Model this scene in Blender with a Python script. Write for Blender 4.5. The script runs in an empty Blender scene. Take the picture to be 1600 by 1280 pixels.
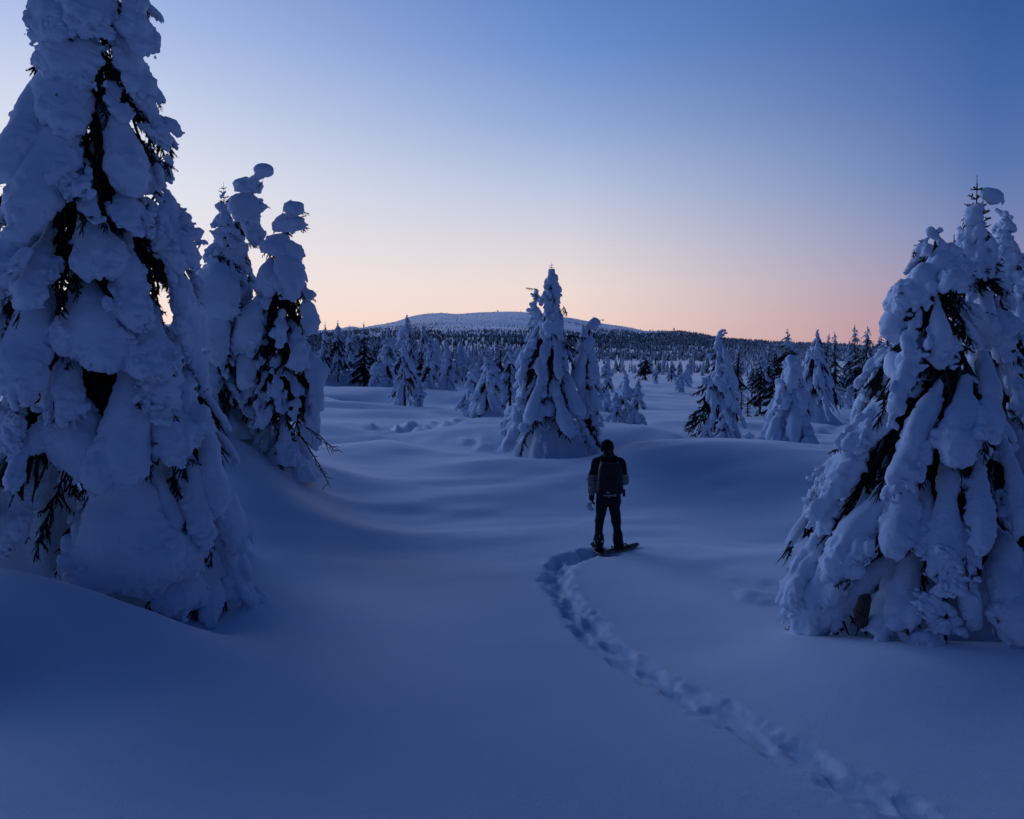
import bpy, math, random
import numpy as np
from mathutils import Matrix, Vector

scene = bpy.context.scene
COL = scene.collection
R = math.radians

# ------------------------------------------------------------------ camera
FPX, CX, CY, HOR = 1256.0, 800.0, 640.0, 548.0      # photo is 1600 x 1280
CAMZ = 1.65
PITCH = math.atan((CY - HOR) / FPX)
cam = bpy.data.cameras.new("camera")
cam.lens, cam.sensor_width, cam.sensor_fit = 36.0 * FPX / 1600.0, 36.0, 'HORIZONTAL'
cam.clip_start, cam.clip_end = 0.05, 20000.0
camo = bpy.data.objects.new("camera", cam)
COL.objects.link(camo)
camo.location = (0, 0, CAMZ)
camo.rotation_euler = (math.pi / 2 - PITCH, 0, 0)
scene.camera = camo

# ------------------------------------------------------------------ sky: dusk gradient, glow low on the left
def lin(c):
    out = []
    for v in c:
        v /= 255.0
        out.append(v / 12.92 if v <= 0.04045 else ((v + 0.055) / 1.055) ** 2.4)
    return out

GLOW_AZ = -34.0
SKY_ELEV = [-25, 0.0, 2.2, 4.5, 7.0, 11.0, 15.5, 20.0, 25.0, 42.0, 90.0]
SKY_COL = {   # angle away from the glow -> colours from below the horizon to the zenith (sRGB)
    6.0:   [(90, 90, 120), (255, 214, 196), (254, 228, 216), (248, 233, 230), (240, 233, 236), (228, 230, 240), (205, 214, 238), (172, 190, 232), (140, 166, 220), (52, 84, 146), (19, 43, 90)],
    38.0:  [(70, 76, 115), (241, 205, 194), (242, 214, 204), (236, 219, 214), (220, 213, 220), (186, 197, 224), (143, 168, 214), (108, 143, 205), (84, 122, 188), (37, 69, 130), (19, 43, 90)],
    64.0:  [(52, 60, 98), (172, 130, 146), (166, 134, 156), (148, 138, 172), (122, 134, 180), (90, 119, 175), (69, 103, 165), (54, 89, 152), (44, 77, 139), (31, 60, 116), (19, 43, 90)],
    150.0: [(30, 42, 76), (36, 46, 80), (34, 46, 82), (33, 46, 84), (31, 46, 86), (29, 46, 88), (27, 46, 90), (26, 46, 92), (25, 46, 93), (22, 45, 92), (19, 43, 90)],
}
world = bpy.data.worlds.new("World")
scene.world = world
world.use_nodes = True
nt = world.node_tree
nt.nodes.clear()
def N(tree, t, **kw):
    n = tree.nodes.new(t)
    for k, v in kw.items():
        setattr(n, k, v)
    return n
def M_(tree, op, a, b=None, c=None, clamp=False):
    n = N(tree, 'ShaderNodeMath', operation=op, use_clamp=clamp)
    for i, v in enumerate((a, b, c)):
        if v is None:
            continue
        if isinstance(v, (int, float)):
            n.inputs[i].default_value = v
        else:
            tree.links.new(v, n.inputs[i])
    return n.outputs[0]
tc = N(nt, 'ShaderNodeTexCoord')
sep = N(nt, 'ShaderNodeSeparateXYZ')
nt.links.new(tc.outputs['Generated'], sep.inputs[0])
sx, sy, sz = sep.outputs
elev = M_(nt, 'ARCSINE', M_(nt, 'MINIMUM', M_(nt, 'MAXIMUM', sz, -1.0), 1.0))
efac = M_(nt, 'DIVIDE', M_(nt, 'ADD', elev, R(25)), R(115), clamp=True)
hl = M_(nt, 'SQRT', M_(nt, 'ADD', M_(nt, 'ADD', M_(nt, 'MULTIPLY', sx, sx), M_(nt, 'MULTIPLY', sy, sy)), 1e-6))
gx, gy = math.sin(R(GLOW_AZ)), math.cos(R(GLOW_AZ))
dotg = M_(nt, 'DIVIDE', M_(nt, 'ADD', M_(nt, 'MULTIPLY', sx, gx), M_(nt, 'MULTIPLY', sy, gy)), hl)
delta = M_(nt, 'ARCCOSINE', M_(nt, 'MINIMUM', M_(nt, 'MAXIMUM', dotg, -1.0), 1.0))
prev, prevk = None, None
for k in sorted(SKY_COL):
    cr = N(nt, 'ShaderNodeValToRGB')
    cr.color_ramp.interpolation = 'LINEAR'
    els = cr.color_ramp.elements
    while len(els) > 1:
        els.remove(els[-1])
    for i, (e, c) in enumerate(zip(SKY_ELEV, SKY_COL[k])):
        pos = (e + 25.0) / 115.0
        el = els[0] if i == 0 else els.new(pos)
        el.position = pos
        el.color = (*lin(c), 1)
    nt.links.new(efac, cr.inputs[0])
    if prev is None:
        prev, prevk = cr.outputs[0], k
        continue
    mr = N(nt, 'ShaderNodeMapRange', interpolation_type='LINEAR')
    nt.links.new(delta, mr.inputs[0])
    mr.inputs[1].default_value, mr.inputs[2].default_value = R(prevk), R(k)
    mx = N(nt, 'ShaderNodeMix', data_type='RGBA')
    nt.links.new(mr.outputs[0], mx.inputs[0])
    nt.links.new(prev, mx.inputs[6])
    nt.links.new(cr.outputs[0], mx.inputs[7])
    prev, prevk = mx.outputs[2], k
bg = N(nt, 'ShaderNodeBackground')
nt.links.new(prev, bg.inputs[0])
bg.inputs[1].default_value = 1.0
wo = N(nt, 'ShaderNodeOutputWorld')
nt.links.new(bg.outputs[0], wo.inputs[0])

# the last soft afterglow (sun is already below the horizon)
sl = bpy.data.lights.new("afterglow_sun", 'SUN')
sl.energy, sl.angle, sl.color = 0.98, R(35), (0.33, 0.50, 1.0)
so = bpy.data.objects.new("afterglow_sun", sl)
COL.objects.link(so)
so.rotation_euler = Vector((math.sin(R(-44)), math.cos(R(-44)), math.tan(R(16)))).to_track_quat('Z', 'Y').to_euler()

scene.view_settings.view_transform = 'Standard'
scene.view_settings.look = 'None'
scene.view_settings.exposure = 0.0
scene.view_settings.gamma = 1.0
scene.view_settings.use_curve_mapping = False
scene.render.engine = 'CYCLES'
scene.cycles.use_denoising = True
scene.cycles.max_bounces = 8
scene.cycles.diffuse_bounces = 5
scene.cycles.glossy_bounces = 2

# ------------------------------------------------------------------ pixel -> world
cp, sp = math.cos(PITCH), math.sin(PITCH)
def P(px, py, d):
    """the world point seen at photo pixel (px, py) at forward distance d"""
    xc, yc = (px - CX) / FPX, (CY - py) / FPX
    dy, dz = cp + yc * sp, -sp + yc * cp
    t = d / dy
    return np.array([xc * t, d, CAMZ + dz * t])
def PX(px, py):
    xc, yc = (px - CX) / FPX, (CY - py) / FPX
    return np.array([xc, cp + yc * sp, -sp + yc * cp])

# ------------------------------------------------------------------ noise
_rt = np.random.default_rng(7)
_T3 = _rt.random((32, 32, 32)).astype(np.float32)
_T2 = _rt.random((256, 256)).astype(np.float32)
def n3(p, s=0.0):
    q = p + s * 13.37
    i = np.floor(q).astype(np.int64)
    f = (q - i).astype(np.float32)
    f = f * f * (3 - 2 * f)
    r = 0
    for a in (0, 1):
        for b in (0, 1):
            for c in (0, 1):
                w = (f[..., 0] if a else 1 - f[..., 0]) * (f[..., 1] if b else 1 - f[..., 1]) * (f[..., 2] if c else 1 - f[..., 2])
                r = r + w * _T3[(i[..., 0] + a) & 31, (i[..., 1] + b) & 31, (i[..., 2] + c) & 31]
    return r - 0.5
def n2(x, y, s=0.0):
    x, y = x + s * 17.17, y + s * 5.31
    ix, iy = np.floor(x).astype(np.int64), np.floor(y).astype(np.int64)
    fx, fy = x - ix, y - iy
    fx, fy = fx * fx * (3 - 2 * fx), fy * fy * (3 - 2 * fy)
    g = lambda a, b: _T2[(ix + a) & 255, (iy + b) & 255]
    return (g(0, 0) * (1 - fx) + g(1, 0) * fx) * (1 - fy) + (g(0, 1) * (1 - fx) + g(1, 1) * fx) * fy - 0.5
def sstep(a, b, x):
    t = np.clip((x - a) / (b - a), 0, 1)
    return t * t * (3 - 2 * t)

# ------------------------------------------------------------------ materials
def mat(name, base, rough=0.8, spec=0.3, bump=None, vary=None, attr=None):
    m = bpy.data.materials.new(name)
    m.use_nodes = True
    t = m.node_tree
    b = t.nodes['Principled BSDF']
    b.inputs['Base Color'].default_value = (*base, 1)
    b.inputs['Roughness'].default_value = rough
    b.inputs['Specular IOR Level'].default_value = spec
    geo = N(t, 'ShaderNodeNewGeometry')
    if vary:
        sc, col2, lo, hi = vary
        nz = N(t, 'ShaderNodeTexNoise')
        nz.inputs['Scale'].default_value = sc
        nz.inputs['Detail'].default_value = 4
        t.links.new(geo.outputs['Position'], nz.inputs['Vector'])
        mr = N(t, 'ShaderNodeMapRange')
        mr.inputs[1].default_value, mr.inputs[2].default_value = lo, hi
        t.links.new(nz.outputs[0], mr.inputs[0])
        mx = N(t, 'ShaderNodeMix', data_type='RGBA')
        mx.inputs[6].default_value = (*base, 1)
        mx.inputs[7].default_value = (*col2, 1)
        t.links.new(mr.outputs[0], mx.inputs[0])
        t.links.new(mx.outputs[2], b.inputs['Base Color'])
    last = None
    for sc, st, dist in (bump or []):
        nz = N(t, 'ShaderNodeTexNoise')
        nz.inputs['Scale'].default_value = sc
        nz.inputs['Detail'].default_value = 3
        t.links.new(geo.outputs['Position'], nz.inputs['Vector'])
        bp = N(t, 'ShaderNodeBump')
        bp.inputs['Strength'].default_value = st
        bp.inputs['Distance'].default_value = dist
        t.links.new(nz.outputs[0], bp.inputs['Height'])
        if last:
            t.links.new(last, bp.inputs['Normal'])
        last = bp.outputs[0]
    if last:
        t.links.new(last, b.inputs['Normal'])
    return m
SNOWC = (0.70, 0.79, 0.90)
M_ground = mat("snow_ground_material", SNOWC, 0.55, 0.3, bump=[(7, 0.3, 0.02), (30, 0.3, 0.012), (110, 0.7, 0.008)])
M_snow = mat("tree_snow_material", SNOWC, 0.7, 0.15, bump=[(16, 0.35, 0.02), (45, 0.5, 0.014), (110, 0.5, 0.008)])
M_snowfar = mat("far_snow_material", SNOWC, 0.8, 0.1)
for m_, w_ in ((M_ground, 0.55), (M_snow, 0.15)):      # loose crystals brighten at grazing view
    b_ = m_.node_tree.nodes['Principled BSDF']
    b_.inputs['Sheen Weight'].default_value = w_
    b_.inputs['Sheen Roughness'].default_value = 0.4
M_needle = mat("spruce_needle_material", (0.022, 0.028, 0.020), 0.8, 0.15, vary=(30, (0.045, 0.045, 0.032), 0.35, 0.75))
M_bark = mat("spruce_bark_material", (0.05, 0.04, 0.033), 0.9, 0.1, bump=[(45, 0.6, 0.02)], vary=(25, (0.12, 0.10, 0.09), 0.4, 0.7))

# ------------------------------------------------------------------ mesh helpers
def mesh_np(name, V, F, mats, smooth=True, mi=None, tri=False):
    """V (n,3); F list of arrays (k,3) or (k,4)"""
    V = np.asarray(V, dtype=np.float32)
    if isinstance(F, np.ndarray):
        F = [F]
    F = [np.asarray(f, dtype=np.int32) for f in F if len(f)]
    me = bpy.data.meshes.new(name)
    me.vertices.add(len(V))
    me.vertices.foreach_set("co", V.ravel())
    tot = np.concatenate([np.full(len(f), f.shape[1], dtype=np.int32) for f in F])
    idx = np.concatenate([f.ravel() for f in F])
    me.loops.add(len(idx))
    me.loops.foreach_set("vertex_index", idx)
    me.polygons.add(len(tot))
    st = np.concatenate([[0], np.cumsum(tot)[:-1]]).astype(np.int32)
    me.polygons.foreach_set("loop_start", st)
    me.polygons.foreach_set("loop_total", tot)
    me.polygons.foreach_set("use_smooth", np.full(len(tot), bool(smooth)))
    for m in (mats if isinstance(mats, (list, tuple)) else [mats]):
        me.materials.append(m)
    if mi is not None:
        me.polygons.foreach_set("material_index", np.asarray(mi, dtype=np.int32))
    me.update(calc_edges=True)
    me.validate()
    return me
def obj(name, me, parent=None, loc=None, M=None):
    o = bpy.data.objects.new(name, me)
    COL.objects.link(o)
    if parent is not None:
        o.parent = parent
    if M is not None:
        o.matrix_basis = M
    elif loc is not None:
        o.location = loc
    return o
def tag(o, label=None, cat=None, group=None, kind=None):
    if label: o['label'] = label
    if cat: o['category'] = cat
    if group: o['group'] = group
    if kind: o['kind'] = kind
    return o

def tube(path, rad, sides=7, cap=True):
    path = np.asarray(path, float)
    n = len(path)
    rad = np.broadcast_to(np.asarray(rad, float), (n,))
    V, F = [], []
    up = np.array([0.31, 0.17, 0.93])
    for i in range(n):
        t = path[min(i + 1, n - 1)] - path[max(i - 1, 0)]
        t /= np.linalg.norm(t) + 1e-9
        a = np.cross(t, up)
        if np.linalg.norm(a) < 1e-3:
            a = np.cross(t, (1, 0, 0))
        a /= np.linalg.norm(a)
        b = np.cross(t, a)
        for k in range(sides):
            an = 2 * math.pi * k / sides
            V.append(path[i] + rad[i] * (math.cos(an) * a + math.sin(an) * b))
    for i in range(n - 1):
        for k in range(sides):
            k2 = (k + 1) % sides
            F.append((i * sides + k, i * sides + k2, (i + 1) * sides + k2, (i + 1) * sides + k))
    V = np.array(V); F = np.array(F, dtype=np.int32)
    T = np.zeros((0, 3), np.int32)
    if cap:
        V = np.vstack([V, path[0], path[-1]])
        c0, c1 = n * sides, n * sides + 1
        T = np.array([(c0, (k + 1) % sides, k) for k in range(sides)] +
                     [(c1, (n - 1) * sides + k, (n - 1) * sides + (k + 1) % sides) for k in range(sides)], dtype=np.int32)
    return V, F, T
class Geo:
    """collects quads and triangles for one mesh"""
    def __init__(s): s.V, s.Q, s.T, s.n, s.mq, s.mt = [], [], [], 0, [], []
    def add(s, V, Q=None, T=None, m=0):
        s.V.append(np.asarray(V, float))
        if Q is not None and len(Q): s.Q.append(np.asarray(Q) + s.n); s.mq.append(np.full(len(Q), m))
        if T is not None and len(T): s.T.append(np.asarray(T) + s.n); s.mt.append(np.full(len(T), m))
        s.n += len(V)
        return s
    def tube(s, path, rad, sides=7, m=0):
        return s.add(*tube(path, rad, sides), m=m)
    def arrays(s):
        V = np.vstack(s.V)
        Q = np.vstack(s.Q) if s.Q else np.zeros((0, 4), int)
        T = np.vstack(s.T) if s.T else np.zeros((0, 3), int)
        mi = np.concatenate(s.mq + s.mt) if (s.mq or s.mt) else []
        return V, Q, T, mi
    def mesh(s, name, mats, smooth=True):
        V, Q, T, mi = s.arrays()
        return mesh_np(name, V, [Q, T], mats, smooth, mi)

# ---- surface nets: an iso-surface as quads
def surface_nets(f, org, h):
    ins = f < 0
    nx, ny, nz = f.shape
    c = [ins[a:nx - 1 + a, b:ny - 1 + b, d:nz - 1 + d] for a in (0, 1) for b in (0, 1) for d in (0, 1)]
    s = sum(x.astype(np.int8) for x in c)
    act = (s > 0) & (s < 8)
    I, J, K = np.nonzero(act)
    vid = np.full(act.shape, -1, np.int64)
    vid[I, J, K] = np.arange(len(I))
    corners = [(a, b, d) for a in (0, 1) for b in (0, 1) for d in (0, 1)]
    vals = [f[I + a, J + b, K + d] for a, b, d in corners]
    acc = np.zeros((len(I), 3)); cnt = np.zeros(len(I))
    for i, ca in enumerate(corners):
        for j in range(i + 1, 8):
            cb = corners[j]
            if sum(abs(x - y) for x, y in zip(ca, cb)) != 1:
                continue
            va, vb = vals[i], vals[j]
            cr = (va < 0) != (vb < 0)
            t = np.where(cr, va / np.where(cr, va - vb, 1), 0)
            pt = np.array(ca) + t[:, None] * (np.array(cb) - np.array(ca))
            acc += np.where(cr[:, None], pt, 0); cnt += cr
    V = acc / cnt[:, None] + np.stack([I, J, K], 1)
    V = V * h + np.asarray(org)
    Q = []
    for ax in range(3):
        sl0 = [slice(1, -1)] * 3; sl1 = [slice(1, -1)] * 3
        sl0[ax] = slice(0, -1); sl1[ax] = slice(1, None)
        a, b = ins[tuple(sl0)], ins[tuple(sl1)]
        off = np.ones(3, int); off[ax] = 0
        o1, o2 = [k for k in range(3) if k != ax]
        for flip, mask in ((False, a & ~b), (True, ~a & b)):
            g = np.stack(np.nonzero(mask), 1) + off
            if not len(g): continue
            q = []
            for d1, d2 in ((0, 0), (-1, 0), (-1, -1), (0, -1)):
                t = g.copy(); t[:, o1] += d1; t[:, o2] += d2
                q.append(vid[t[:, 0], t[:, 1], t[:, 2]])
            q = np.stack(q, 1)
            if flip != (ax == 1): q = q[:, ::-1]
            Q.append(q)
    Q = np.vstack(Q)
    Q = Q[(Q >= 0).all(1)]
    return V, Q
def grid(lo, hi, h):
    lo, hi = np.asarray(lo, float), np.asarray(hi, float)
    ax = [np.arange(lo[i], hi[i] + h, h) for i in range(3)]
    return np.stack(np.meshgrid(*ax, indexing='ij'), -1).astype(np.float32), lo
def smin(a, b, k):
    h = np.clip(0.5 + 0.5 * (b - a) / k, 0, 1)
    return b * (1 - h) + a * h - k * h * (1 - h)
def cone_sdf(p, a, b, ra, rb):
    a, b = np.asarray(a, np.float32), np.asarray(b, np.float32)
    ab = b - a
    t = np.clip(((p - a) @ ab) / max(float(ab @ ab), 1e-9), 0, 1)
    return np.linalg.norm(p - (a + t[..., None] * ab), axis=-1) - (ra + (rb - ra) * t)
def ell_sdf(p, c, r):
    q = (p - np.asarray(c, np.float32)) / np.asarray(r, np.float32)
    return (np.linalg.norm(q, axis=-1) - 1) * min(r)

# ------------------------------------------------------------------ terrain
# what the ground does, as (photo column, photo row, distance) readings of its surface
GP = [
      (0, 1280, 4.35), (400, 1280, 4.4), (800, 1280, 4.43), (1200, 1280, 4.45), (1600, 1280, 4.47), (0, 1080, 6.09), (300, 1110, 5.86), (700, 1110, 5.99),
      (1100, 1110, 6.2), (1600, 1110, 6.2), (0, 889, 7.9), (80, 905, 7.8), (160, 929, 7.7), (240, 956, 7.5), (320, 990, 7.3), (400, 1015, 7.2), (100, 945, 8.6), (200, 975, 8.4), (300, 1000, 8.2), (470, 1010, 7.59), (700, 985, 8.05),
      (950, 985, 8.38), (1150, 1010, 7.92), (1250, 1000, 7.7), (1400, 1001, 7.45), (1600, 1007, 7.3), (60, 935, 9.03), (200, 955, 8.79), (360, 965, 8.72),
      (500, 905, 10.14), (620, 870, 11.51), (760, 880, 11.34), (500, 790, 13.4), (430, 880, 10.4), (560, 850, 12.2), (560, 775, 15.36), (640, 780, 15.59), (420, 760, 12.6), (400, 830, 11.3), (300, 800, 11.8), (360, 690, 13.6), (440, 735, 14.6), (330, 650, 15.5), (485, 765, 14.6),
      (120, 800, 13.0), (870, 870, 12.26), (950, 866, 12.6), (1040, 868, 12.3), (1080, 900, 11.22), (1150, 830, 14.2), (1000, 790, 15.69), (1200, 925, 10.4),
      (1300, 985, 8.76), (1450, 1010, 8.6), (1600, 1010, 9.0), (1240, 860, 12.61), (1250, 770, 16.89), (505, 678, 23.14), (605, 690, 21.92), (667, 697, 21.27),
      (792, 709, 20.34), (917, 725, 19.21), (700, 760, 16.65), (820, 770, 16.41), (560, 722, 19.07), (1000, 671, 24.19), (1060, 676, 23.72), (1120, 690, 22.54),
      (1210, 696, 22.24), (1320, 697, 22.41), (1100, 745, 18.15), (960, 700, 21.42), (780, 700, 22.54), (860, 722, 21.41), (940, 724, 21.57), (1000, 722, 23.0),
      (1100, 712, 23.75), (1300, 705, 24.06), (735, 656, 26.94), (690, 672, 24.84), (640, 676, 26.58), (560, 668, 26.82), (505, 662, 27.03), (505, 618, 37.1),
      (560, 630, 35.83), (625, 636, 34.9), (690, 636, 34.48), (760, 655, 29.81), (830, 650, 32.26), (515, 586, 55.02), (548, 584, 55.9), (600, 603, 49.24),
      (620, 618, 43.47), (510, 596, 57.64), (650, 610, 57.34), (720, 605, 61.6), (800, 615, 53.21), (640, 588, 83.12), (520, 575, 90.41), (1000, 668, 30.52),
      (1130, 690, 29.0), (1240, 695, 26.67), (1330, 690, 27.26), (1050, 650, 38.21), (1320, 657, 40.0), (1180, 650, 43.0), (1010, 628, 46.64), (990, 606, 63.12),
      (1060, 612, 62.14), (1150, 628, 56.0), (1300, 622, 62.0), (1450, 640, 45.0), (1600, 680, 30.06), (1000, 590, 95.15), (1150, 596, 95.0), (1350, 600, 95.0),
      (850, 595, 90.0), (605, 704, 22.54), (505, 694, 23.13), (690, 704, 21.78), (505, 634, 40.16), (560, 643, 38.64), (625, 648, 37.48), (690, 647, 37.54),
      (545, 606, 55.47), (300, 640, 32.05), (200, 600, 54.12), (0, 700, 23.35), (0, 640, 40.55), (1600, 620, 60.0), (1600, 800, 16.0)]
gp = np.array([P(*g) for g in GP])
ghost = []
for th in (-1.05, -0.8, 0.8, 1.05):                       # gentle slopes outside the frame
    for r, z in ((1.4, -1.0), (3, -1.03), (6, -1.12), (11, -1.3), (20, -1.3), (40, -1.55), (90, -2.2)):
        ghost.append((math.sin(th) * r, math.cos(th) * r, z + (0.55 if th < 0 else -0.12) * min(r / 8, 1)))
for th in (-0.5, 0.0, 0.5):
    ghost.append((math.sin(th) * 1.2, math.cos(th) * 1.2, -1.02))
    ghost.append((math.sin(th) * 150, math.cos(th) * 150, -3.2))
gp = np.vstack([gp, np.array(ghost)])
def lp(x, y):
    return np.stack([np.arctan2(x, y), np.log(np.maximum(np.hypot(x, y), 0.3))], -1)
def _tpsk(r2):
    return np.where(r2 > 1e-12, 0.5 * r2 * np.log(np.maximum(r2, 1e-12)), 0)
_c = lp(gp[:, 0], gp[:, 1])
_n = len(_c)
_K = _tpsk(((_c[:, None] - _c[None]) ** 2).sum(-1)) + np.eye(_n) * 4e-5
_Pm = np.hstack([np.ones((_n, 1)), _c])
_A = np.block([[_K, _Pm], [_Pm.T, np.zeros((3, 3))]])
_w = np.linalg.solve(_A, np.concatenate([gp[:, 2], np.zeros(3)]))
def tps(x, y):
    q = lp(x, y)
    th = np.clip(q[..., 0], -1.1, 1.1); lr = np.clip(q[..., 1], 0.15, 5.0)
    z = _w[_n] + _w[_n + 1] * th + _w[_n + 2] * lr
    for i in range(_n):
        z = z + _w[i] * _tpsk((th - _c[i, 0]) ** 2 + (lr - _c[i, 1]) ** 2)
    return z
CREST = np.array([(-2500, 522), (0, 520), (470, 518), (520, 517), (560, 514), (600, 510), (622, 506), (640, 500), (665, 496), (690, 493.5), (740, 490.5), (778, 488), (810, 489), (860, 494),
                  (920, 503), (980, 512), (1008, 517.5), (1030, 517.5), (1060, 518.5), (1090, 523), (1140, 531), (1200, 535), (1300, 542), (1400, 546), (1600, 549), (4000, 551)], float)
CREST[:, 1] -= np.clip(517 - CREST[:, 1], 0, 40) * 0.14
_cth = np.arctan((CREST[:, 0] - CX) / FPX)
_ctan = (HOR - CREST[:, 1]) / FPX
def ground(x, y, detail=True):
    x, y = np.asarray(x, float), np.asarray(y, float)
    r = np.hypot(x, y)
    th = np.arctan2(x, y)
    z = tps(x, y)
    back = sstep(1.1, 2.6, np.abs(th))
    z = z * (1 - back) + back * np.interp(r, [0, 3, 10, 40, 150], [-1.02, -0.95, -0.5, 0.6, 2.0])
    # valley and hill far off
    tan_c = np.interp(th, _cth, _ctan)
    zc = CAMZ + tan_c * 3000 * np.cos(np.clip(th, -1, 1)) ** -1 * 0.98
    t = np.clip((r - 700) / (3000 - 700), 0, 1)
    hill = -9 + (zc + 9) * t ** 1.55
    hill = np.where(r > 3000, zc - (r - 3000) * 0.10, hill)
    far2 = 172 * np.exp(-((r - 6200) / 700) ** 2) * sstep(-0.13, -0.20, th) * (1 + 0.12 * np.sin(th * 60)) 
    hill = np.where(r > 3400, np.maximum(hill, -80 + (far2 + 80) * sstep(4500, 6200, r)), hill)
    rough = sstep(900, 1800, r)
    hill = hill + rough * (n2(x / 240, y / 240, 3) * 16 + n2(x / 70, y / 70, 5) * 5)
    k = sstep(120, 420, r)
    z = z * (1 - k) + hill * k
    if detail:
        mid = sstep(9, 14, r) * (1 - sstep(70, 140, r))
        u = x * 0.94 + y * 0.34; v = -x * 0.34 + y * 0.94
        z = z + n2(u / 3.2, v / 1.3, 1) * (0.05 + 0.17 * mid) + n2(u / 1.2, v / 0.42, 2) * (0.008 + 0.050 * mid) + n2(u / 6.5, v / 3.2, 9) * 0.22 * mid
        z = z + n2(x / 2.1, y / 2.1, 4) * 0.045 + n2(x / 0.33, y / 0.33, 6) * 0.004 * (r < 40)
        kf = sstep(40, 90, r) * (1 - sstep(600, 900, r))
        z = z + kf * n2(x / 9, y / 9, 8) * 0.9
    return z
def gz(x, y):
    return float(ground(np.array([x]), np.array([y]))[0])
def hit(px, py, lo=2.0, hi=60.0):
    dvec = PX(px, py)
    ds = np.exp(np.linspace(math.log(lo), math.log(hi), 900))
    pts = dvec[None] * (ds / dvec[1])[:, None] + np.array([0, 0, CAMZ])
    below = pts[:, 2] < ground(pts[:, 0], pts[:, 1])
    return pts[int(np.argmax(below))]

# footprints: a curved trench of snowshoe prints from the camera to the person
TRAIL_PX = [(952, 866), (925, 864), (893, 872), (872, 884), (866, 905), (878, 930), (902, 957), (922, 985), (947, 1011), (1000, 1052), (1054, 1080), (1105, 1105), (1161, 1132), (1244, 1178), (1307, 1212), (1372, 1242), (1425, 1274), (1470, 1310)]
tr = np.array([hit(*q)[:2] for q in TRAIL_PX])
seg = np.concatenate([[0], np.cumsum(np.linalg.norm(np.diff(tr, axis=0), axis=1))])
ss = np.arange(0, seg[-1], 0.05)
trl = np.stack([np.interp(ss, seg, tr[:, 0]), np.interp(ss, seg, tr[:, 1])], 1)
for _ in range(6):
    trl[1:-1] = (trl[:-2] + 2 * trl[1:-1] + trl[2:]) / 4
tdir = np.gradient(trl, axis=0); tdir /= np.linalg.norm(tdir, axis=1)[:, None] + 1e-9
rngt = np.random.default_rng(5)
prints = []
k = 0
for i in range(4, len(ss), 9):
    sgn = 1 if k % 2 else -1
    k += 1
    nrm = np.array([-tdir[i, 1], tdir[i, 0]])
    c = trl[i] + nrm * sgn * (0.075 + rngt.normal(0, 0.02)) + rngt.normal(0, 0.03, 2)
    a = math.atan2(tdir[i, 1], tdir[i, 0]) + rngt.normal(0, 0.12)
    prints.append((c[0], c[1], math.cos(a), math.sin(a), rngt.uniform(0.06, 0.10)))
BUMPS = [(640, 668, 0.0)]
def trail(x, y):
    dz = np.zeros_like(x)
    m = (x > trl[:, 0].min() - 1) & (x < trl[:, 0].max() + 1) & (y > trl[:, 1].min() - 1) & (y < trl[:, 1].max() + 1)
    ids = np.nonzero(m)[0]
    if not len(ids): return dz
    X, Y = x[ids], y[ids]
    best = np.full(len(ids), 1e9)
    for q in trl[::2]:
        best = np.minimum(best, (X - q[0]) ** 2 + (Y - q[1]) ** 2)
    d = np.sqrt(best)
    ragged = n2(X / 0.16, Y / 0.16, 11) * 0.13 + n2(X / 0.06, Y / 0.06, 12) * 0.05
    dd = d + ragged
    fade = 0.4 + 0.6 * sstep(6.0, 10.5, np.hypot(X, Y))
    tz = -0.065 * (1 - sstep(0.10, 0.23, dd))
    tz = tz + 0.007 * np.exp(-((dd - 0.27) / 0.07) ** 2) * (0.5 + 1.6 * np.clip(n2(X / 0.2, Y / 0.2, 13) + 0.3, 0, 1))
    pz = np.zeros(len(ids))
    for (cx, cy, ca, sa, dep) in prints:
        u = (X - cx) * ca + (Y - cy) * sa; v = -(X - cx) * sa + (Y - cy) * ca
        q = np.sqrt((u / 0.28) ** 2 + (v / 0.095) ** 2) + ragged * 1.6
        pz = np.minimum(pz, -dep * (1 - sstep(0.72, 1.12, q)))
    tz = tz + pz + (1 - sstep(0.16, 0.38, d)) * (n2(X / 0.09, Y / 0.09, 14) * 0.04 + n2(X / 0.035, Y / 0.035, 15) * 0.015)
    dz[ids] = tz * fade
    return dz
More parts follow.
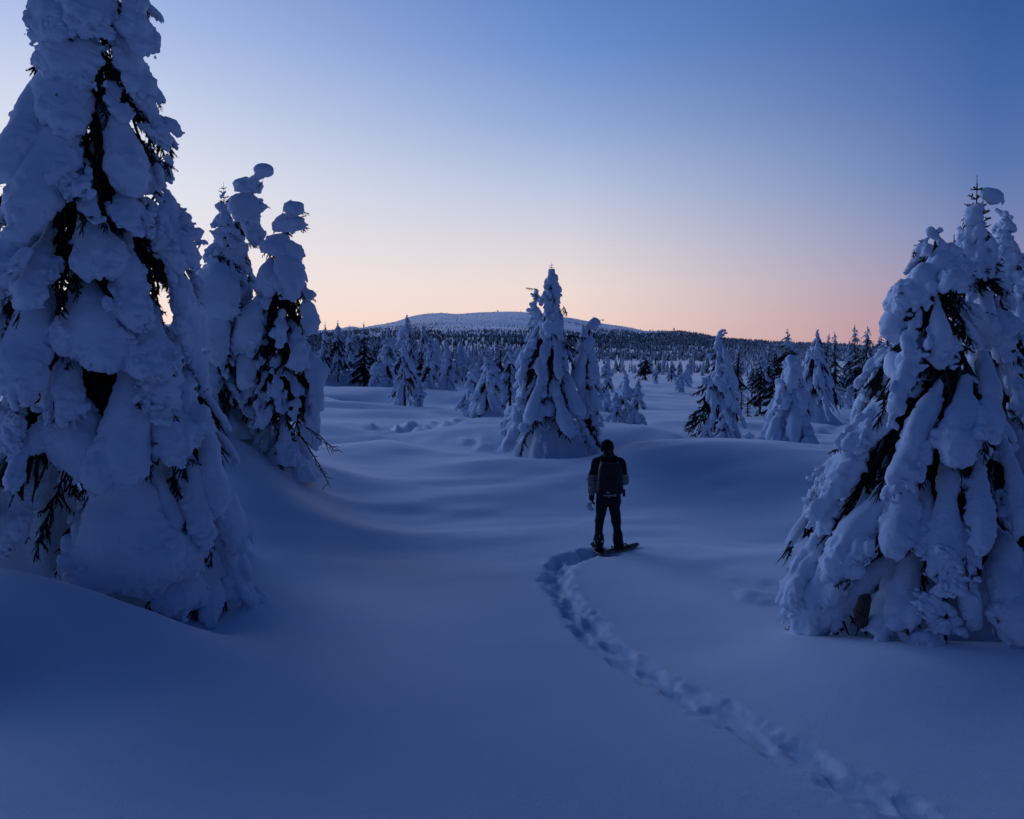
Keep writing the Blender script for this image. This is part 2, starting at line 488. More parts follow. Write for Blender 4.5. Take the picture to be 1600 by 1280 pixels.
# old churned snow and old tracks further off
LUMPS = [(P(645, 672, 26.46), 1.3, 0.5, 0.34), (P(735, 690, 22.51), 0.8, 0.4, 0.22), (P(610, 676, 26.27), 0.7, 0.4, 0.26), (P(1330, 672, 33.00), 1.2, 0.5, 0.12), (P(690, 668, 26.97), 0.9, 0.4, 0.2), (P(1170, 920, 10.51), 0.8, 0.3, 0.10), (P(1215, 945, 9.76), 0.6, 0.3, 0.12)]
OLD_TRACKS = [[(1345, 650, 43.00), (1290, 672, 33.00)], [(1345, 668, 34.00), (1270, 678, 31.00)], [(960, 676, 27.52), (1080, 673, 29.06), (1290, 676, 31.00)], [(1000, 655, 33.45), (1025, 672, 27.77)]]
def old_marks(x, y):
    dz = np.zeros_like(x)
    for c, ax, ay, h in LUMPS:
        g = np.exp(-(((x - c[0]) / ax) ** 2 + ((y - c[1]) / (ay * 2.2)) ** 2))
        m = g > 0.02
        dz[m] += np.minimum(1, g[m] * 2) * h * 0.8 * np.clip(n2((x[m] + y[m] * .5) / 0.42, (y[m] - x[m] * .7) / 0.5, 21) + 0.6 * n2((x[m] - y[m] * .6) / .24, (y[m] + x[m] * .5) / .3, 23) + .03, 0, 0.5)
    for line in OLD_TRACKS:
        pts = np.array([P(*q)[:2] for q in line])
        for a, b in zip(pts[:-1], pts[1:]):
            ab = b - a
            m = (np.abs(x - (a[0] + b[0]) / 2) < abs(ab[0]) / 2 + 1) & (np.abs(y - (a[1] + b[1]) / 2) < abs(ab[1]) / 2 + 1)
            if not m.any(): continue
            t = np.clip(((x[m] - a[0]) * ab[0] + (y[m] - a[1]) * ab[1]) / (ab @ ab), 0, 1)
            d = np.hypot(x[m] - a[0] - t * ab[0], y[m] - a[1] - t * ab[1])
            dz[m] += -0.16 * np.exp(-(d / 0.28) ** 2) * (0.6 + 1.2 * n2(x[m] / 0.5, y[m] / 0.5, 22))
    return dz

fine = np.arange(-37.5, 37.51, 0.15)
ths = R(1) * np.concatenate([np.arange(-180, -37.6, 5), fine, np.arange(41, 180, 5)])
rs = [1.2]
while rs[-1] < 7500:
    rs.append(rs[-1] * (1.006 if rs[-1] < 15 else 1.011 if rs[-1] < 130 else 1.022))
rs = np.array(rs)
nth, nr = len(ths), len(rs)
TH, RR = np.meshgrid(ths, rs)
gxv, gyv = (np.sin(TH) * RR).ravel(), (np.cos(TH) * RR).ravel()
gzv = ground(gxv, gyv)
gzv = gzv + trail(gxv, gyv) + old_marks(gxv, gyv)
i0 = (np.arange(nr - 1)[:, None] * nth + np.arange(nth)[None]).ravel()
i1 = (np.arange(nr - 1)[:, None] * nth + (np.arange(nth)[None] + 1) % nth).ravel()
GQ = np.stack([i0, i1, i1 + nth, i0 + nth], 1)[:, ::-1]
gV = np.vstack([np.stack([gxv, gyv, gzv], 1), [0, 0, -1.02]])
cvi = len(gV) - 1
GT = np.stack([np.arange(nth), (np.arange(nth) + 1) % nth, np.full(nth, cvi)], 1)
tag(obj("snow_ground", mesh_np("snow_ground", gV, [GQ, GT], M_ground)), "smooth rolling snow field with wind ripples and a hill beyond", kind='structure')

# ------------------------------------------------------------------ snow clumps: a library of shapes shared by all trees
def clump(kind, seed, h, dims, detail=1.0):
    """a lump of snow in metres, lying along +X; smooth on top, crusted and ragged towards its foot"""
    g = np.random.default_rng(seed)
    dims = np.asarray(dims, float)
    P3, lo = grid(np.array([-0.16, -0.66, -0.40]) * dims, np.array([1.18, 0.66, 0.60]) * dims, h)
    p = P3 / dims.astype(np.float32)
    f = np.full(p.shape[:3], 9.0, np.float32)
    if kind == 'tongue':
        w = g.uniform(0.25, 0.31)
        f = smin(f, cone_sdf(p, (0.08, 0, 0), (0.5, g.uniform(-.05, .05), 0.06), 0.12, w * 0.8), 0.1)
        f = smin(f, cone_sdf(p, (0.45, 0, 0.05), (0.74, 0, 0.0), w * 0.75, w), 0.1)
        for _ in range(g.integers(3, 6)):
            f = smin(f, cone_sdf(p, (0.5, 0, 0), (g.uniform(.6, .9), g.uniform(-.28, .28), g.uniform(-.10, .06)), 0.15, g.uniform(.09, .16)), 0.05)
    elif kind == 'pillow':
        f = ell_sdf(p, (0.5, 0, 0.02), (g.uniform(.42, .5), g.uniform(.34, .42), g.uniform(.26, .34)))
        for _ in range(g.integers(2, 5)):
            a = g.uniform(0, 6.28)
            f = smin(f, ell_sdf(p, (.5 + .3 * math.cos(a), .26 * math.sin(a), g.uniform(-.06, .12)), (g.uniform(.16, .26),) * 3), 0.10)
    elif kind == 'lumpy':
        for _ in range(g.integers(14, 22)):
            x = g.uniform(0.05, 0.97)
            r = g.uniform(.07, .155) * (0.75 + 0.4 * x)
            f = smin(f, ell_sdf(p, (x, g.uniform(-1, 1) * .31 * (.45 + .6 * x), g.uniform(-.10, .14)), (r * 1.15, r, r * .95)), 0.022)
        f = smin(f, cone_sdf(p, (0.05, 0, -.04), (0.85, 0, -.04), 0.09, 0.17), 0.04)
    elif kind == 'spade':
        f = cone_sdf(p, (0.05, 0, 0.03), (0.6, 0, 0.02), 0.10, 0.24)
        for s in (-1, 1):
            f = smin(f, cone_sdf(p, (0.35, 0, 0), (g.uniform(.66, .8), s * g.uniform(.2, .3), -0.04), 0.14, g.uniform(.15, .2)), 0.12)
        f = smin(f, ell_sdf(p, (.82, g.uniform(-.08, .08), -.02), (.16, .22, .16)), 0.12)
    sc = float(min(dims))
    a = min(1.0, 0.35 + 1.1 * sc)
    f = f * sc
    bot = n3(P3 * 8, seed) * 0.11 * a + n3(P3 * 20, seed + 1) * 0.06 * a
    f = -smin(-f, (P3[..., 2] + 0.14 * dims[2] + bot), 0.03)
    low = 1 - sstep(-0.10, 0.20, p[..., 2])
    tip = sstep(0.40, 0.95, p[..., 0])
    side = sstep(0.16, 0.36, np.abs(p[..., 1]))
    patch = np.clip(n3(P3 * 2.6, seed + 8) * 3 + 0.25, 0, 1)
    rag = np.clip(0.9 * low + 0.55 * tip + 0.45 * side, 0, 1.25) * (0.45 + 0.7 * patch) * detail
    f = f + a * detail * n3(P3 * 3.3, seed + 2) * 0.085
    f = f - a * (0.07 + rag) * np.abs(n3(P3 * 8.5, seed + 3)) * 0.16 + a * 0.016
    f = f - a * (0.03 + rag) * np.abs(n3(P3 * 19.0, seed + 4)) * 0.105 + a * rag * 0.010
    if h < 0.035:
        f = f + a * (0.05 + rag) * n3(P3 * 36.0, seed + 5) * 0.034
    f[0], f[-1], f[:, 0], f[:, -1], f[:, :, 0], f[:, :, -1] = 1, 1, 1, 1, 1, 1
    V, Q = surface_nets(f, lo, h)
    return V / dims, Q
KINDS = {'tongue': 7, 'pillow': 6, 'lumpy': 7, 'spade': 4}
LIB, LO = {}, {}
for kd, cnt in KINDS.items():
    LIB[kd], LO[kd] = [], []
    for s in range(cnt):
        V, Q = clump(kd, 10 + s * 7 + len(kd) * 100, 0.015, (0.62, 0.52, 0.50))
        LIB[kd].append(mesh_np("snow_clump", V, Q, M_snow))
        LO[kd].append(clump(kd, 10 + s * 7 + len(kd) * 100, 0.062, (0.62, 0.52, 0.50), 0.7))
# snow packed round the foot of a tree
def skirt_mesh(seed, na=72, nr_=30):
    tt, aa = np.meshgrid(np.linspace(0, 1, nr_), np.arange(na) / na * 2 * math.pi, indexing='ij')
    r = 0.14 + 0.86 * (1 - tt) ** 1.25
    ca, sa = np.cos(aa), np.sin(aa)
    q = np.stack([ca * 2.2, sa * 2.2, tt * 1.1], -1)
    r = r * (1 + n3(q, seed) * 0.42 + (np.abs(n3(q * 2.3, seed + 1)) - .1) * -0.34 + n3(q * 5, seed + 2) * 0.05)
    z = tt * (1 + n3(q * 1.3, seed + 3) * 0.25 * tt)
    V = np.stack([ca * r, sa * r, z], -1).reshape(-1, 3)
    k = np.arange(na); k2 = (k + 1) % na
    Q = np.vstack([np.stack([k + i * na, k2 + i * na, k2 + (i + 1) * na, k + (i + 1) * na], 1) for i in range(nr_ - 1)])
    V = np.vstack([V, [0, 0, 1.04]])
    T_ = np.stack([k + (nr_ - 1) * na, k2 + (nr_ - 1) * na, np.full(na, len(V) - 1)], 1)
    return mesh_np("snow_skirt", V, [Q, T_], M_snow)
SKIRTS = [skirt_mesh(50 + 9 * i) for i in range(4)]

# ------------------------------------------------------------------ needle branches
def shoot(geo, a, b, rg, core=0.015, nl=0.034, n=26, m=0):
    a, b = np.asarray(a, float), np.asarray(b, float)
    geo.add(*tube([a, (a + b) / 2, b], [core, core * 0.9, core * 0.3], 4, cap=False)[:2], m=m)
    d = b - a; L = np.linalg.norm(d); d = d / (L + 1e-9)
    t = rg.random(n) * 1.02
    an = rg.random(n) * 6.283
    u = np.cross(d, (0.2, 0.3, 0.93)); u /= np.linalg.norm(u) + 1e-9
    v = np.cross(d, u)
    rad = np.cos(an)[:, None] * u + np.sin(an)[:, None] * v
    base = a + t[:, None] * (b - a)
    side = np.cross(rad, d)
    tip = base + (rad * 0.8 + d * 0.75) * nl * (0.7 + 0.6 * rg.random(n))[:, None]
    V = np.stack([base + side * 0.008, base - side * 0.008, tip], 1).reshape(-1, 3)
    geo.add(V, T=np.arange(len(V)).reshape(-1, 3), m=m)
def branch_mesh(seed, dens=1.0, sub=True):
    rg = np.random.default_rng(seed)
    g = Geo()
    xs = np.linspace(0, 1, 7)
    path = np.stack([xs, 0.03 * np.sin(xs * 5 + seed), -0.10 * xs ** 2 + 0.03 * xs], 1)
    g.tube(path, np.linspace(0.020, 0.006, 7), 5, m=1)
    at = lambda x: np.array([np.interp(x, xs, path[:, k]) for k in range(3)])
    n = int(34 * dens)
    for i in range(n):
        x = 0.12 + 0.86 * (i + rg.random() * 0.6) / n
        s = 1 if i % 2 else -1
        L = (0.34 - 0.22 * x) * rg.uniform(0.45, 1.2)
        a = at(x)
        ang = R(rg.uniform(22, 80))
        d = np.array([math.cos(ang), s * math.sin(ang), rg.uniform(-1.15, 0.3)])
        b = a + d * L
        shoot(g, a, b, rg, n=int(24 * dens))
        if sub and L > 0.16:
            for q in (0.25, 0.45, 0.65, 0.85):
                c = a + (b - a) * q
                d2 = d * 0.8 + np.array([rg.uniform(.1, .5), -s * rg.uniform(-.6, .9), rg.uniform(-.7, .0)])
                shoot(g, c, c + d2 * L * rg.uniform(0.22, 0.4), rg, n=int(14 * dens))
    shoot(g, at(0.8), at(1.0) + np.array([0.05, 0, -0.02]), rg, n=30)
    return g
BR_LIB = [branch_mesh(s).mesh("needle_branch", [M_needle, M_bark], False) for s in range(5)]
BR_LO = [branch_mesh(40 + s, 0.55, False).arrays() for s in range(3)]
def leader_geo(seed, whorls=4, thick=1.0):
    rg = np.random.default_rng(seed)
    g = Geo()
    g.tube([(0, 0, 0), (0.01, 0, 0.5), (0.0, 0.01, 1.0)], [0.022, 0.014, 0.005], 5, m=1)
    shoot(g, (0.01, 0, 0.5), (0, 0.01, 0.97), rg, core=0.010, nl=0.028 * thick, n=40)
    for w in range(whorls):
        z = 0.06 + 0.62 * w / max(whorls - 1, 1)
        for k in range(5):
            a = k * 1.2566 + rg.uniform(-.4, .4) + w
            L = (0.30 - 0.17 * w / whorls) * rg.uniform(.65, 1.15)
            tip = np.array([math.cos(a) * L, math.sin(a) * L, z + L * rg.uniform(0.1, 0.75)])
            shoot(g, (0, 0, z), tip, rg, core=0.016, nl=0.036 * thick, n=34)
            if L > .2:
                mid = np.array([math.cos(a) * L * .55, math.sin(a) * L * .55, z + L * .25])
                for sg in (-1, 1):
                    shoot(g, mid, mid + np.array([math.cos(a + sg * .8), math.sin(a + sg * .8), .3]) * L * .42, rg, core=0.013, nl=0.033 * thick, n=18)
    return g
LEADERS = [leader_geo(s).mesh("leader_twig", [M_needle, M_bark], False) for s in range(3)]

# ------------------------------------------------------------------ tree builder
def frame(A, B, width, thick, out=None, roll=0.0, lift=0.0):
    A, B = np.asarray(A, float), np.asarray(B, float)
    X = B - A; L = np.linalg.norm(X); X = X / (L + 1e-9)
    ref = np.array([0, 0, 1.0])
    if out is not None:
        ref = ref + np.array([out[0], out[1], 0.0])
    Z = ref - (ref @ X) * X
    if np.linalg.norm(Z) < 1e-4:
        Z = np.array([0, -1, 0]) - (-X[1]) * X
    Z /= np.linalg.norm(Z)
    Y = np.cross(Z, X)
    if roll:
        Y, Z = Y * math.cos(roll) + Z * math.sin(roll), Z * math.cos(roll) - Y * math.sin(roll)
    m = np.eye(4)
    m[:3, 0], m[:3, 1], m[:3, 2] = X * L, Y * width, Z * thick
    m[:3, 3] = A + Z * lift
    return m
class Tree:
    def __init__(s, base, seed):
        s.base = np.asarray(base, float); s.g = np.random.default_rng(seed); s.items = []; s.path = None
    def clump(s, A, B, w, kind=None, thick=None, out=None, roll=0.0, lift=None):
        kind = kind or s.g.choice(['tongue', 'tongue', 'lumpy', 'lumpy', 'spade', 'pillow'])
        th = thick if thick else w * s.g.uniform(0.85, 1.1)
        s.items.append(('snow_clump', kind, int(s.g.integers(KINDS[kind])), frame(A, B, w * (1 if s.g.random() < .5 else -1) if False else w, th, out, roll, 0.12 * th if lift is None else lift)))
    def branch(s, A, B, w, out=None, roll=0.0):
        s.items.append(('branch', 'br', int(s.g.integers(5)), frame(A, B, w, w, out, roll)))
    def own(s, A, B, w, kind, thick, out, roll=0.0, lift=None, h=0.014):
        """a clump with a mesh of its own, detailed at its real size"""
        m = frame(A, B, w, thick, out, roll, 0.10 * thick if lift is None else lift)
        L = float(np.linalg.norm(np.asarray(B) - np.asarray(A)))
        V, Q = clump(kind, int(s.g.integers(1, 900)), max(h * 1.3, L / 60), (L, w, thick))
        s.items.append(('snow_clump', mesh_np("snow_clump", V, Q, M_snow), 0, m))
    def skirt(s, Rx, h, dx=0.0, dy=0.0):
        a = s.g.uniform(0, 6.28)
        m = np.array([[math.cos(a) * Rx, -math.sin(a) * Rx, 0, dx], [math.sin(a) * Rx, math.cos(a) * Rx, 0, dy], [0, 0, h, -0.05], [0, 0, 0, 1.0]])
        s.items.append(('snow_skirt', SKIRTS[int(s.g.integers(4))], 0, m))
    def leader(s, A, h, i=0):
        m = np.diag([h * .9, h * .9, h, 1.0]); m[:3, 3] = A
        s.items.append(('leader_twig', 'leader', i, m))
    def trunk(s, pts, r0, r1):
        s.path = (np.asarray(pts, float), r0, r1)
    def objects(s, name, label, cat, group=None):
        root = obj(name, None, loc=s.base)
        root.empty_display_size = 0.3
        tag(root, label, cat, group)
        if s.path is not None:
            pts, r0, r1 = s.path
            g = Geo().tube(pts, np.linspace(r0, r1, len(pts)), 9)
            obj("trunk", g.mesh("trunk", M_bark), root)
        for nm, kind, i, m in s.items:
            me = kind if not isinstance(kind, str) else BR_LIB[i] if kind == 'br' else LEADERS[i] if kind == 'leader' else LIB[kind][i]
            obj(nm, me, root, M=Matrix(m.tolist()))
        return root
    def joined(s):
        """snow and needles as two low-detail arrays"""
        gs, gb = Geo(), Geo()
        for nm, kind, i, m in s.items:
            if kind == 'leader' or not isinstance(kind, str): continue
            if kind == 'br':
                V, Q, T, _ = BR_LO[i % 3]
                gb.add(V @ m[:3, :3].T + m[:3, 3], Q, T)
            else:
                V, Q = LO[kind][i]
                gs.add(V @ m[:3, :3].T + m[:3, 3], Q)
        if s.path is not None:
            pts, r0, r1 = s.path
            gb.tube(pts, np.linspace(r0, r1, len(pts)), 6)
        return gs, gb
def grow(T, H, Rf, axis, levels=10, per=6, droop=(38, 58), snow=0.9, dark=0.6, wf=0.42, hmin=0.04, hmax=0.9, kinds=None, skip=None, cmax=1.1, bw=0.8, inner=True):
    g = T.g
    ga = g.uniform(0, 6.28)
    for lv in range(levels):
        u = (lv + 0.5) / levels
        hf0 = hmin + (hmax - hmin) * (u ** 0.92)
        n = max(3, int(round(per * (1 - 0.5 * u))))
        for k in range(n):
            ga += 2.39996 + g.uniform(-.25, .25) if k == 0 else 2 * math.pi / n + g.uniform(-.3, .3)
            hf = min(max(hf0 + g.normal(0, 0.35 * (hmax - hmin) / levels), 0.01), 0.97)
            c, s_ = math.cos(ga), math.sin(ga)
            Rt = Rf(hf, c) * g.uniform(0.70, 1.04)
            dl = R(g.uniform(*droop))
            ha = min(hf * H + Rt * math.tan(dl), H * 0.965)
            a0, a1 = axis(ha), axis(hf * H)
            A = np.array([a0[0], a0[1], ha])
            B = np.array([a1[0] + c * Rt, a1[1] + s_ * Rt, hf * H])
            L = np.linalg.norm(B - A)
            out = (c, s_)
            if g.random() < dark * (0.15 if hf < 0.17 else 1):
                T.branch(A, A + (B - A) * g.uniform(.92, 1.06), min(L, 1.1) * bw, out)
            if g.random() < snow and not (skip and skip(c, s_, hf)):
                d = (B - A) / L
                f0 = g.uniform(0.10, 0.35) if inner else g.uniform(.3, .5)
                nseg = max(1, int(math.ceil(L * (1.03 - f0) / cmax - 0.25)))
                ed = np.linspace(f0, 1.03, nseg + 1) * L
                for q in range(nseg):
                    if q < nseg - 1 and g.random() < 0.25: continue
                    Ls = (ed[q + 1] - ed[q]) * g.uniform(1.0, 1.3)
                    C1 = A + d * ed[q + 1] + g.normal(0, 0.03 * Ls, 3)
                    w = wf * min(Ls, cmax) * g.uniform(0.85, 1.45) * (0.8 + 0.2 * (q + 1) / nseg) + 0.03
                    kd = g.choice(kinds) if kinds else None
                    T.clump(C1 - d * Ls, C1 + np.array([0, 0, -0.1 * Ls * g.random()]), w, kd, out=out, roll=g.uniform(-.45, .45))
def spire(T, H, Rf, axis, h0=0.82, n=5, cap=True, fat=1.0, shift=None):
    g = T.g
    n = n + 2
    for i in range(n):
        t = i / max(n - 1, 1)
        h = H * (h0 + (0.985 - h0) * t ** 0.9)
        r = max(Rf(h / H, 0.3) * fat * (1 - 0.25 * t), 0.026 * H ** 0.5 * fat)
        a = axis(h)
        q = g.uniform(0, 6.28)
        jx, jy = math.cos(q) * r * .3, math.sin(q) * r * .3
        s = r * g.uniform(1.9, 2.6)
        C = np.array([a[0] + jx, a[1] + jy, h - 0.35 * s])
        ang = g.uniform(0, 6.28)
        dv = np.array([math.cos(ang), math.sin(ang), g.uniform(-1.6, -.5)]); dv /= np.linalg.norm(dv)
        T.clump(C - dv * s * .6, C + dv * s * .6, s * g.uniform(.9, 1.2), g.choice(['pillow', 'lumpy', 'lumpy']), thick=s * 1.1, out=(math.cos(ang), math.sin(ang)), lift=0.0)

def straight(dx, H, dy=0.0, bend=1.6):
    return lambda h: (dx * (max(h, 0) / H) ** bend, dy * (max(h, 0) / H) ** bend)

# ------------------------------------------------------------------ big trees close to the camera
class Hero:
    """a tree measured on the photo: its rows give the left and right reach of the crown"""
    def __init__(s, D, base_px, rows, axis_px, seed):
        s.D = D
        bx = P(base_px[0], base_px[1], D)
        s.b = np.array([bx[0], D, gz(bx[0], D) - 0.12])
        rows = sorted(rows, key=lambda q: -q[0])
        s.z = np.array([P(800, q[0], D)[2] for q in rows]) - s.b[2]
        axr = sorted(axis_px, key=lambda q: -q[1])
        s.az = np.array([P(800, q[1], D)[2] for q in axr]) - s.b[2]
        s.ax = np.array([P(q[0], q[1], D)[0] for q in axr]) - s.b[0]
        s.H = s.az[-1]
        ctr = np.interp(s.z, s.az, s.ax)
        s.Rl = np.maximum(ctr - (np.array([P(q[1], q[0], D)[0] for q in rows]) - s.b[0]), 0.06)
        s.Rr = np.maximum((np.array([P(q[2], q[0], D)[0] for q in rows]) - s.b[0]) - ctr, 0.06)
        s.T = Tree(s.b, seed)
    def axis(s, h): return (float(np.interp(h, s.az, s.ax)), 0.0)
    def Rf(s, hf, c):
        h = hf * s.H
        return float(np.interp(h, s.z, s.Rl) * (1 - c) / 2 + np.interp(h, s.z, s.Rr) * (1 + c) / 2)
    def at(s, px, py, depth=1.0):
        """a point of the crown's near surface at photo pixel (px, py); depth scales it towards the axis"""
        d = s.D
        for _ in range(3):
            q = P(px, py, d) - s.b
            ax = s.axis(q[2])
            c = q[0] - ax[0]
            h = q[2]
            Rr = float(np.interp(h, s.z, s.Rr if c > 0 else s.Rl))
            u = np.clip(c / Rr, -0.97, 0.97)
            Rm = 0.5 * (float(np.interp(h, s.z, s.Rr)) + float(np.interp(h, s.z, s.Rl)))
            d = s.D - depth * min(Rm, 1.35) * math.sqrt(1 - u * u)
        return P(px, py, d) - s.b
    def front(s, lst, px_lo=False):
        for (x0, y0, x1, y1, w, kd) in lst:
            steep = s.T.g.uniform(.45, .68)
            A, B = s.at(x0, y0, steep), s.at(x1, y1, s.T.g.uniform(1.02, 1.18))
            wm = w * s.D * 0.84 / FPX / 0.76
            ax = s.axis((A[2] + B[2]) / 2)
            o = (A + B)[:2] / 2 - np.array(ax) + np.array([0, -0.25])
            o = o / (np.linalg.norm(o) + 1e-9)
            L = np.linalg.norm(B - A)
            A = A - (B - A) * 0.05; B = B + (B - A) * 0.04
            g = s.T.g
            th = min(wm, 0.7 * L + 0.1) * g.uniform(.85, 1.15)
            if abs(B[2] - A[2]) < 0.4 * L: th = max(th, wm * 1.15)
            s.T.own(A, B, wm, kd, th, o, roll=g.uniform(-.25, .25), h=0.0018 * s.D if s.D > 10 else 0.014)
            o3 = np.array([o[0], o[1], 0.5])
            Y = np.cross(o3, B - A); Y /= np.linalg.norm(Y) + 1e-9
            for q in (-0.22, 0.22):
                if g.random() < (0.25 if s.D > 15 or (px_lo and y1 > 840) else 0.6):
                    A1 = A + (B - A) * 0.1 + Y * wm * q - 0.16 * o3 * th
                    B1 = B + (B - A) / L * g.uniform(.0, .07) + Y * wm * q * 1.3 - 0.26 * o3 * th
                    s.T.branch(A1, B1, min(wm * 0.75, 0.45), o, roll=g.uniform(-.6, .6))
            for q in range(int(g.integers(0, 3))):
                c = A + (B - A) * g.uniform(.45, 1.0) + Y * wm * g.uniform(.2, .34) * g.choice([-1, 1]) - 0.02 * o3 * th
                e = c + (B - A) / L * g.uniform(.05, .12) + o3 * g.uniform(.03, .10) + Y * g.uniform(-.06, .06)
                s.T.branch(c, e + (e - c) * .5, g.uniform(.08, .15), o)
    def trunk(s, r0, r1=0.02, top=0.97):
        hs = np.linspace(-0.1, s.H * top, 9)
        s.T.trunk([(s.axis(h)[0], 0, h) for h in hs], r0, r1)

# left tree ------------------------------------------------
hl_ = Hero(9.45, (165, 930),
           [(-130, 120, 185), (-60, 85, 215), (0, 60, 233), (60, 64, 242), (110, 62, 252), (160, 30, 246), (210, 6, 272), (240, 2, 266), (290, -8, 262), (350, -28, 300), (410, -40, 316),
            (480, -60, 316), (560, -80, 326), (650, -90, 330), (710, -95, 366), (790, -100, 385), (860, -100, 392), (930, -100, 420), (980, -80, 430)],
           [(165, 960), (160, 700), (150, 400), (150, 150), (150, -150)], 3)
T = hl_.T
hl_.trunk(0.16)
back = lambda c, s_, hf: (s_ < 0.1 and T.g.random() < 0.86)
grow(T, hl_.H, hl_.Rf, hl_.axis, levels=19, per=10, droop=(35, 58), snow=0.9, dark=1.0, wf=0.40, hmin=0.03, hmax=0.94, skip=back, cmax=0.5)
T.skirt(1.45, 0.9)
T.skirt(1.8, 0.55, 0.35, 0.0)
T.skirt(1.0, 1.8, 0.75, 0.25)
T.skirt(1.3, 2.1, -1.0, 0.3)
hl_.front([(135, -15, 145, 62, 74, 'pillow'), (108, 55, 125, 132, 78, 'pillow'), (105, 112, 108, 215, 80, 'pillow'), (92, -10, 86, 75, 62, 'pillow'), (88, 55, 80, 120, 48, 'tongue'),
    (195, -10, 212, 65, 62, 'lumpy'), (178, 60, 218, 150, 60, 'lumpy'), (95, 95, 20, 275, 80, 'tongue'), (125, 195, 48, 355, 95, 'tongue'), (84, 185, 90, 295, 76, 'pillow'),
    (165, 185, 205, 295, 84, 'tongue'), (198, 135, 258, 222, 62, 'lumpy'), (220, 95, 243, 152, 36, 'lumpy'), (185, 290, 215, 365, 60, 'spade'), (138, 280, 145, 345, 40, 'tongue'),
    (143, 325, 150, 440, 76, 'spade'), (225, 265, 292, 405, 80, 'lumpy'), (85, 360, 48, 475, 74, 'tongue'), (198, 380, 208, 500, 72, 'tongue'), (128, 445, 165, 580, 112, 'spade'),
    (250, 385, 294, 510, 70, 'lumpy'), (272, 450, 310, 590, 62, 'lumpy'), (30, 390, -40, 560, 95, 'tongue'), (70, 450, 28, 610, 90, 'tongue'), (100, 545, 106, 648, 68, 'tongue'),
    (45, 590, 15, 705, 70, 'lumpy'), (105, 645, 135, 745, 82, 'pillow'), (235, 490, 242, 595, 66, 'spade'), (238, 560, 248, 648, 70, 'pillow'), (200, 560, 188, 760, 105, 'tongue'), (190, 680, 188, 930, 160, 'spade'), (130, 790, 112, 880, 60, 'lumpy'),
    (248, 635, 272, 725, 68, 'pillow'), (308, 650, 342, 800, 62, 'tongue'), (285, 700, 318, 840, 62, 'tongue'), (345, 775, 362, 865, 58, 'pillow'), (230, 740, 290, 905, 86, 'tongue'),
    (255, 860, 285, 955, 92, 'pillow'), (312, 885, 332, 975, 48, 'pillow'), (330, 830, 405, 975, 78, 'lumpy'), (75, 720, 0, 850, 90, 'tongue'), (290, 590, 300, 680, 55, 'lumpy'),
    (120, 240, 132, 300, 50, 'lumpy'), (60, 280, 10, 420, 80, 'lumpy'), (178, 430, 186, 480, 40, 'lumpy'), (20, 700, -40, 830, 90, 'lumpy'), (240, 200, 262, 260, 40, 'lumpy'), (170, 130, 190, 190, 45, 'lumpy')])
T.objects("spruce_tree", "tall spruce under heavy snow pillows, cut off by the top of the photo at left", "tree", "big snow-laden spruces close by")

# the three spruces behind it -------------------------------
hA = Hero(14.63, (335, 720), [(318, 338, 362), (350, 328, 372), (400, 326, 384), (440, 318, 392), (500, 300, 405), (580, 292, 410), (660, 290, 415), (740, 285, 420)],
          [(335, 760), (342, 600), (350, 400), (350, 315)], 11)
hA.trunk(0.10); hA.T.skirt(0.75, 1.0)
grow(hA.T, hA.H, hA.Rf, hA.axis, levels=12, per=7, droop=(35, 60), snow=0.85, dark=1.0, wf=0.46, hmax=0.92, cmax=0.55)
spire(hA.T, hA.H, hA.Rf, hA.axis, 0.72, 6, fat=0.95)
hA.T.leader(np.array([hA.axis(hA.H)[0], 0, hA.H - 0.05]), 0.40, 0)
hA.T.clump(hA.at(352, 300), hA.at(346, 312), 0.10, 'pillow')
hA.front([(340, 420, 345, 500, 70, 'pillow'), (345, 460, 335, 560, 60, 'tongue'), (310, 480, 300, 580, 55, 'lumpy'), (330, 570, 315, 690, 70, 'tongue')])
hA.T.objects("spruce_tree", "snow-caked spruce with a bare twiggy leader on top, right behind the tall left tree", "tree", "big snow-laden spruces close by")
hB = Hero(15.36, (370, 720), [(262, 396, 420), (290, 372, 410), (330, 358, 414), (370, 352, 412), (400, 350, 402), (470, 340, 410), (560, 330, 420), (740, 320, 440)],
          [(370, 760), (372, 500), (374, 400), (382, 320), (395, 285), (408, 260)], 12)
hB.trunk(0.10); hB.T.skirt(0.8, 1.0)
grow(hB.T, hB.H, hB.Rf, hB.axis, levels=13, per=7, droop=(30, 58), snow=0.75, dark=1.0, wf=0.46, hmax=0.86, cmax=0.5)
hB.front([(398, 268, 424, 272, 26, 'pillow'), (388, 292, 412, 272, 22, 'lumpy'), (380, 300, 404, 284, 26, 'lumpy'), (370, 292, 410, 298, 32, 'pillow'), (372, 305, 395, 345, 44, 'pillow'), (395, 310, 412, 330, 22, 'lumpy'), (380, 345, 405, 385, 38, 'lumpy'), (362, 380, 360, 400, 30, 'lumpy'), (360, 315, 352, 345, 28, 'tongue')])
hB.T.objects("spruce_tree", "snow-caked spruce whose bent tip carries a round snow cap, middle of the group at left", "tree", "big snow-laden spruces close by")
hC = Hero(14.75, (445, 745), [(318, 444, 474), (345, 425, 474), (375, 422, 466), (410, 412, 470), (440, 400, 480), (478, 392, 495), (520, 380, 493), (580, 368, 492), (640, 376, 506), (700, 395, 503), (760, 420, 500)],
          [(447, 765), (442, 600), (438, 450), (445, 385), (455, 340), (459, 318)], 13)
hC.trunk(0.10); hC.T.skirt(0.7, 1.0)
grow(hC.T, hC.H, hC.Rf, hC.axis, levels=14, per=8, droop=(40, 64), snow=0.85, dark=1.0, wf=0.46, hmax=0.84, cmax=0.5)
